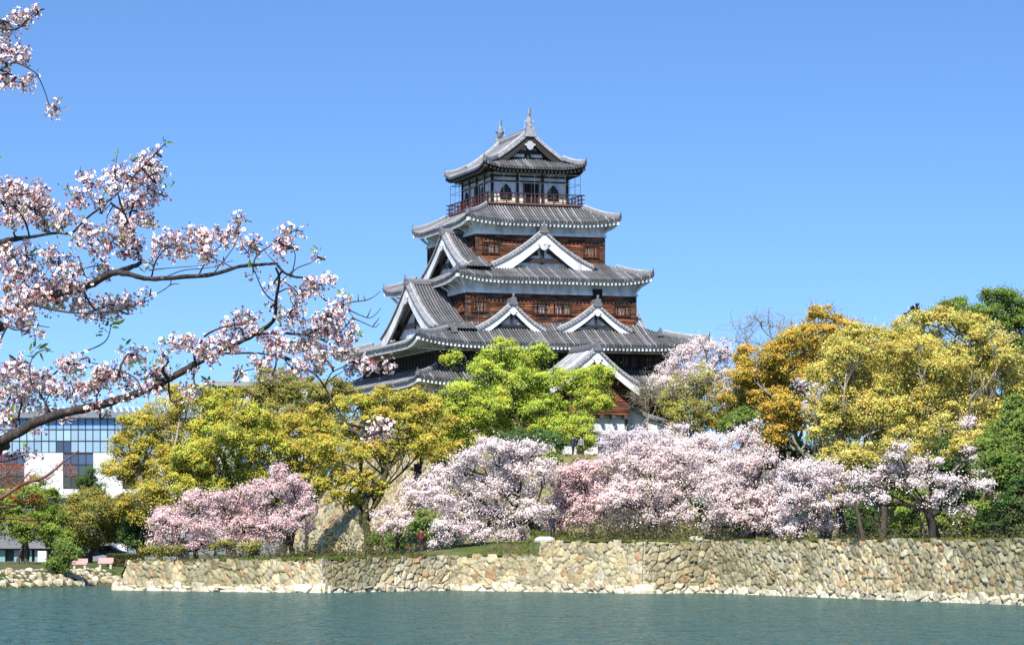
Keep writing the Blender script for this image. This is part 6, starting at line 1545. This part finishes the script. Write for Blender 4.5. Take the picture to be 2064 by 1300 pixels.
def bough(name_label, branches, clusters, leaves, twigs=(), density=1.0):
    ALLPTS.clear(); mb, mp, ms, mlf = MB(), MB(), MB(), MB()
    for b_ in branches: branch(mb, *b_[:2], root=b_[2] if len(b_) > 2 else None)
    bo = fput(mb, "bough", M['cherrybark'], fgt, True)
    if name_label: bo['label'] = name_label
    for t_ in twigs: branch(ms, t_, (2.2, .9), n=5, fine=3)
    blossoms(mp, ms, clusters, density=density); flowers(mp, ms); leafset(mlf, leaves)
    sprout = [(c[0] + rng.normal() * c[2] * .7, c[1] + rng.normal() * c[3] * .7, int(rng.integers(2, 4)), rng.uniform(8, 13)) for c in clusters for _ in range(1 + int(c[2] * c[3] / 350))]
    leafset(mlf, sprout, col=((.17, .24, .03), (.24, .20, .04), (.22, .12, .03), (.12, .20, .03)))
    fput(mp, "blossoms", M['flower'], bo).location = (0, 0, 0)
    fput(ms, "twigs", [M['cherrybark'], M['stalk']], bo)
    if leaves: fput(mlf, "leaves", M['leaf'], bo)
    return bo

T1 = np.array([-4.1, 14.15, 3.75]); T2 = np.array([-4.2, 14.1, 4.9]); T3 = np.array([-4.0, 14.1, 6.0])
bough("long lower bough with a drooping tip",
  [([(-60, 915), (0, 890), (60, 857), (120, 834), (200, 817), (260, 800), (330, 770), (390, 736), (430, 713), (480, 690), (530, 664), (553, 642), (557, 600), (563, 562), (556, 540)], [19, 18, 16, 15, 14, 13, 12, 11, 9.5, 8.5, 7.5, 6, 5, 4.2, 3.2], T1),
   ([(520, 674), (560, 671), (590, 673), (618, 676), (650, 685), (676, 701), (695, 712), (725, 730)], (5, 2.2)),
   ([(540, 712), (581, 725), (609, 738), (639, 759), (653, 778), (669, 806), (692, 843), (712, 868), (734, 880)], (4, 2.4)),
   ([(440, 712), (480, 712), (520, 712), (545, 716), (590, 726)], (3.6, 2.4)),
   ([(62, 770), (60, 738), (72, 712), (98, 704)], (2.2, 1.2)), ([(66, 722), (84, 706), (108, 709)], (1.6, 1)), ([(655, 777), (668, 752), (690, 740), (712, 728)], (2.2, 1.4)), ([(655, 777), (672, 760), (692, 748)], (2, 1.3)),
   ([(340, 765), (328, 748), (332, 738)], (7, 4.5)), ([(395, 735), (392, 712), (405, 690), (420, 672), (450, 660), (500, 652)], (5, 2.2)),
   ([(92, 842), (92, 815), (78, 790), (62, 772), (50, 740)], (4, 2)), ([(92, 812), (100, 795), (118, 778)], (2.5, 1.2)),
   ([(30, 872), (50, 800), (90, 770), (150, 720), (210, 690), (225, 655)], (4, 1.4)), ([(290, 792), (270, 760), (220, 740), (180, 730)], (3, 1.5)), ([(200, 815), (195, 800), (200, 790)], (3, 1.6)),
   ([(558, 610), (540, 598), (525, 575), (513, 545)], (2.6, 1.4)), ([(562, 560), (600, 590), (585, 600), (596, 625)], (2.4, 1.3)), ([(562, 572), (590, 545)], (2.2, 1.2)), ([(559, 590), (585, 582), (600, 612), (590, 625)], (2.6, 1.2)),
   ([(560, 645), (580, 630), (600, 605)], (2.4, 1.2)), ([(490, 748), (515, 742), (540, 728)], (1.6, 1.6))],
  [(690, 612, 16, 20, .6), (664, 640, 32, 24, .55), (692, 662, 32, 28), (640, 665, 42, 24, .5), (590, 640, 34, 20, .45), (560, 690, 40, 24), (620, 702, 45, 24), (692, 700, 28, 22), (735, 730, 26, 16, .3), (772, 736, 20, 13, .3), (712, 745, 14, 22, .3), (640, 745, 20, 14), (590, 745, 30, 14), (532, 722, 28, 14), (480, 748, 12, 12, .2), (545, 762, 12, 8),
   (360, 690, 34, 20, .3), (412, 702, 30, 20, .4), (480, 662, 34, 24, .4), (505, 638, 24, 14), (450, 692, 30, 18), (385, 745, 10, 8), (270, 715, 32, 18, .5), (240, 762, 45, 24, .5), (312, 752, 30, 22, .5), (200, 752, 30, 18), (150, 733, 40, 18), (150, 790, 50, 20, .5), (92, 770, 40, 24), (40, 760, 44, 30), (20, 800, 40, 30), (100, 828, 26, 14), (400, 778, 28, 9, .9), (375, 795, 18, 10), (45, 920, 40, 10, .6), (30, 735, 30, 15), (766, 862, 26, 20, .3), (742, 878, 16, 12, .3), (720, 858, 8, 8), (60, 800, 30, 18), (600, 612, 12, 12), (555, 610, 8, 10, .7, .6), (15, 850, 30, 14), (215, 830, 20, 8, .5, .7), (650, 720, 30, 14), (425, 725, 20, 12), (330, 715, 20, 10), (300, 780, 25, 12), (180, 770, 30, 16), (250, 800, 26, 8), (130, 835, 26, 9), (330, 772, 22, 9), (460, 700, 24, 10), (70, 860, 24, 9), (180, 815, 20, 8), (520, 668, 22, 12)],
  [(75, 700, 5, 22), (95, 708, 4, 20), (60, 712, 4, 18), (225, 650, 6, 20), (212, 662, 4, 18), (196, 672, 3, 14), (420, 770, 4, 18), (60, 800, 4, 22), (130, 760, 4, 18), (255, 695, 4, 16), (330, 690, 3, 12), (270, 735, 4, 16), (30, 830, 4, 18), (150, 745, 4, 18), (350, 745, 5, 16), (535, 618, 4, 12), (570, 625, 4, 14), (640, 640, 3, 14), (690, 592, 4, 14), (702, 600, 3, 12), (560, 698, 5, 16), (600, 690, 4, 14), (720, 676, 4, 12), (700, 720, 3, 12), (50, 905, 4, 16), (15, 780, 4, 20), (100, 790, 4, 22), (655, 655, 4, 12), (450, 705, 3, 12), (310, 730, 4, 14), (215, 770, 5, 16), (370, 790, 3, 12)],
  twigs=[[(705, 609), (734, 606), (752, 599), (767, 587)], [(699, 623), (725, 635), (745, 641), (759, 632), (768, 621)], [(711, 641), (734, 651), (755, 660), (764, 652)], [(752, 657), (765, 640)], [(740, 640), (748, 622)], [(722, 607), (722, 592)], [(736, 606), (733, 596)], [(676, 616), (690, 618), (705, 630), (715, 645)], [(690, 618), (702, 610)]])
bough("middle bough crossing above the lower one",
  [([(-60, 660), (-20, 640), (50, 612), (120, 592), (178, 576), (225, 551), (262, 553), (300, 562), (370, 558), (430, 553), (485, 537), (530, 533), (560, 531)], [15, 14, 13, 12, 11.5, 11, 8.5, 7.5, 7, 6.5, 6, 5, 4], T2),
   ([(225, 551), (260, 540), (284, 529), (285, 520)], [10, 9, 6.5, 3]),
   ([(557, 531), (572, 549), (595, 558), (621, 563), (639, 588), (658, 607), (676, 616)], (4.4, 2)),
   ([(284, 528), (268, 472), (255, 443), (243, 414), (238, 392)], (3.6, 1.8)),
   ([(510, 535), (518, 515), (540, 498), (560, 485)], (3, 1.6)), ([(585, 553), (600, 540), (625, 530), (640, 518)], (2.2, 1.2)), ([(588, 555), (595, 520), (592, 500)], (2.2, 1.2)), ([(565, 538), (545, 520), (530, 500)], (1.8, 1)),
   ([(225, 552), (205, 525), (185, 500), (175, 470)], (3.6, 1.8)), ([(180, 576), (165, 540), (160, 520)], (3, 1.5)), ([(345, 560), (342, 575), (320, 590), (300, 598)], (2, 1.2)), ([(60, 610), (110, 625), (180, 632), (250, 622), (300, 605)], (4, 1.6)),
   ([(305, 560), (315, 525), (340, 500), (390, 510), (440, 515)], (2.8, 1.3)), ([(400, 556), (420, 520), (450, 490), (478, 460)], (2.4, 1.2)), ([(330, 560), (370, 545), (420, 540), (470, 525)], (2, 1)), ([(120, 592), (140, 560), (175, 540), (210, 535)], (3, 1.5)), ([(-10, 640), (30, 665), (60, 655), (100, 660)], (3, 1.2))],
  [(340, 497, 34, 28, .3), (392, 490, 42, 32, .4), (440, 476, 36, 26, .35), (487, 440, 14, 9, .2), (478, 462, 14, 10, .3), (430, 518, 30, 14, .3, .7), (505, 497, 27, 17, .6), (588, 468, 26, 11, .25), (575, 500, 30, 20, .5), (642, 518, 12, 9, .8), (645, 573, 38, 17, .12), (605, 588, 24, 14, .45), (510, 550, 9, 9, .8, .8), (550, 572, 12, 14, .7, .7),
   (30, 522, 46, 36, .5), (60, 580, 64, 44, .4), (120, 600, 60, 36, .35), (40, 622, 46, 36, .35), (150, 560, 36, 26, .45), (200, 622, 56, 24, .25), (250, 612, 44, 15, .3), (290, 597, 18, 8, .3), (180, 480, 38, 30, .7), (230, 492, 36, 20, .6), (268, 500, 28, 22, .6), (120, 520, 40, 24, .5, .8), (200, 545, 24, 18, .55), (300, 530, 12, 10, .5, .6), (60, 660, 40, 10, .6, .6), (0, 690, 16, 6, .6, .5)],
  [(642, 508, 5, 16), (238, 500, 4, 14), (205, 480, 4, 14), (505, 540, 5, 14), (560, 490, 3, 12), (600, 500, 4, 14), (150, 480, 4, 14), (590, 560, 3, 13), (100, 530, 5, 14), (120, 550, 4, 16), (545, 562, 4, 13), (60, 510, 4, 14), (180, 510, 4, 14), (290, 545, 3, 10), (240, 600, 3, 10)],
  twigs=[[(342, 575), (352, 572), (362, 573)], [(383, 455), (381, 446)], [(430, 552), (470, 500), (482, 470)], [(300, 545), (345, 540), (420, 535)], [(470, 540), (440, 525), (400, 510)]])
bough("upper bough with an upright spray",
  [([(-50, 500), (0, 489), (30, 482), (60, 478)], [15, 12, 9, 6], T2 + np.array([0, 0, .35])),
   ([(60, 478), (110, 470), (146, 469), (171, 443), (200, 421), (231, 395), (263, 363), (301, 323), (334, 289)], (5, 1.6)),
   ([(60, 478), (50, 445), (30, 420), (0, 405)], (3, 1.4)), ([(238, 390), (232, 350), (236, 312)], (2, 1)), ([(195, 425), (180, 390), (160, 355)], (2, 1)), ([(263, 363), (300, 380), (328, 395)], (1.8, 1)), ([(238, 392), (255, 440), (275, 470)], (2.4, 1.6)), ([(255, 420), (290, 395), (325, 370)], (1.8, 1)), ([(100, 472), (90, 440), (70, 420)], (2.4, 1.2)), ([(130, 470), (120, 440), (150, 400)], (2, 1.1))],
  [(292, 328, 30, 18, .35), (306, 352, 30, 22, .4), (270, 360, 26, 24, .15), (225, 372, 24, 20, .1), (240, 345, 20, 16, .35), (185, 365, 26, 12, .6), (165, 352, 14, 8, .5), (310, 392, 28, 16, .6), (280, 410, 30, 20, .7), (290, 445, 30, 18, .5), (250, 425, 22, 20, .55), (155, 400, 26, 18, .8), (200, 405, 16, 12, .4), (265, 460, 24, 16, .5), (240, 455, 22, 16, .55),
   (40, 388, 54, 22, .35), (20, 375, 26, 12, .3), (60, 418, 54, 26, .35), (90, 442, 36, 20, .5), (125, 440, 24, 20, .6), (25, 440, 30, 22, .35), (80, 385, 22, 12, .3), (95, 412, 18, 18, .4), (15, 412, 20, 20, .3), (320, 310, 14, 10, .4, .7)],
  [(333, 288, 4, 12), (234, 308, 5, 12), (213, 355, 3, 12), (270, 325, 3, 14), (150, 398, 5, 12), (115, 470, 6, 14), (130, 455, 5, 16), (170, 440, 4, 14), (345, 372, 3, 10), (335, 378, 3, 10), (100, 455, 5, 14), (0, 320, 4, 10), (320, 325, 3, 10)],
  twigs=[[(200, 430), (220, 415), (226, 398)], [(228, 415), (215, 440), (218, 470)]])
bough("sprig hanging in at the top left corner",
  [([(-60, 40), (-10, 55), (30, 60), (55, 40), (75, 20)], (5, 1.6), T3), ([(-40, 150), (0, 140), (25, 128), (40, 130), (70, 146), (82, 165), (92, 190), (100, 212), (112, 222)], [4, 3, 2.4, 2.2, 2, 1.6, 1.4, 1.4, 1.2], T3), ([(-20, 148), (20, 152), (45, 162), (65, 160)], (2, 1)), ([(-20, 60), (0, 95), (30, 105)], (3, 1.4))],
  [(42, 38, 36, 14, .25), (66, 24, 16, 10, .2), (14, 55, 22, 18, .3), (28, 108, 30, 18, .35), (5, 105, 14, 24, .3), (10, 150, 14, 20, .5), (48, 166, 26, 11, .25), (66, 155, 10, 8, .3), (114, 222, 16, 14, .15), (45, 110, 14, 14, .3), (10, 172, 12, 8, .3)],
  [(10, 140, 4, 12), (5, 160, 4, 12)])

# orange-tipped bare tree, a little farther off
OD2 = 19.0; PX2 = OD2 / FPX
ot = tag(empty("orange_twigged_tree", (-5.2, OD2, 2.1)), "leafless tree twigs with rusty orange tufts at the lower left edge", "tree"); OTO = np.array([-5.2, OD2, 2.1])
mt, ml = MB(), MB()
mt.tube(np.array([(-5.2, OD2, 1.9), (-5.1, OD2, 2.9), (-4.6, OD2, 3.6), (-4.0, OD2, 3.9)]), [.12, .10, .07, .04], 8)
start = np.array([-4.0, OD2, 3.9]); segs = []
for pts, r in (([(-60, 1040), (-20, 1015), (11, 998), (37, 980), (61, 970), (87, 963), (111, 946), (129, 930), (159, 908)], (6, 1.5)), ([(37, 980), (48, 965), (61, 950)], (2.6, 1.2)), ([(-60, 1030), (0, 1022), (27, 1022), (45, 1011), (72, 1006)], (3, 1.3)), ([(-60, 1045), (0, 1046), (29, 1045), (56, 1048), (77, 1048), (102, 1045)], (3, 1.4)), ([(-60, 960), (0, 962), (18, 950), (30, 930)], (2.4, 1)), ([(-60, 985), (10, 960), (30, 955), (48, 952)], (2.2, 1)), ([(61, 970), (90, 968), (110, 955)], (1.6, .9))):
    p_ = np.array([W(u, v, OD2 + .1 * sin(u)) for u, v in pts]); p_ = np.vstack([start, p_]) if pts[0][0] < -30 else p_
    rad = np.linspace(r[0], r[1], len(p_)) * PX2; p2, r2 = smooth(p_, rad, 4); mt.tube(p2, r2, 6); segs.append(p2[len(p2) // 4:])
for u, v, w in ((15, 950, 14), (30, 985, 16), (60, 958, 12), (20, 1000, 16), (45, 975, 14), (135, 938, 12), (140, 950, 10), (75, 1005, 16), (60, 1050, 8), (10, 975, 14), (90, 962, 8), (5, 935, 12), (70, 1000, 10), (25, 940, 10), (40, 940, 10), (112, 945, 8)):
    c = W(u, v, OD2); n_ = int(w * 3.2)
    for _ in range(n_):
        b0 = c + np.array([rng.normal(0, w * .7), rng.normal(0, w * .5), rng.normal(0, w * .5)]) * PX2; dr = nrm(np.array([rng.uniform(-.4, 1), rng.normal(0, .4), rng.uniform(-.7, .5)])); L_ = rng.uniform(8, 20) * PX2; sd = nrm(np.cross(dr, rng.normal(size=3))) * .0022
        ml.add([b0 - sd, b0 + sd, b0 + dr * L_], [[0, 1, 2]], 0, np.array((.48, .11, .03)) * rng.uniform(.7, 1.3))
for q in (mt, ml): q.V = [v - OTO for v in q.V]
mt.build("trunk", mat("reddish_bark", (.16, .075, .05), .8, .2, attr=True, noise=(20, .4)), ot, True); ml.build("crown", M['leaf'], ot)
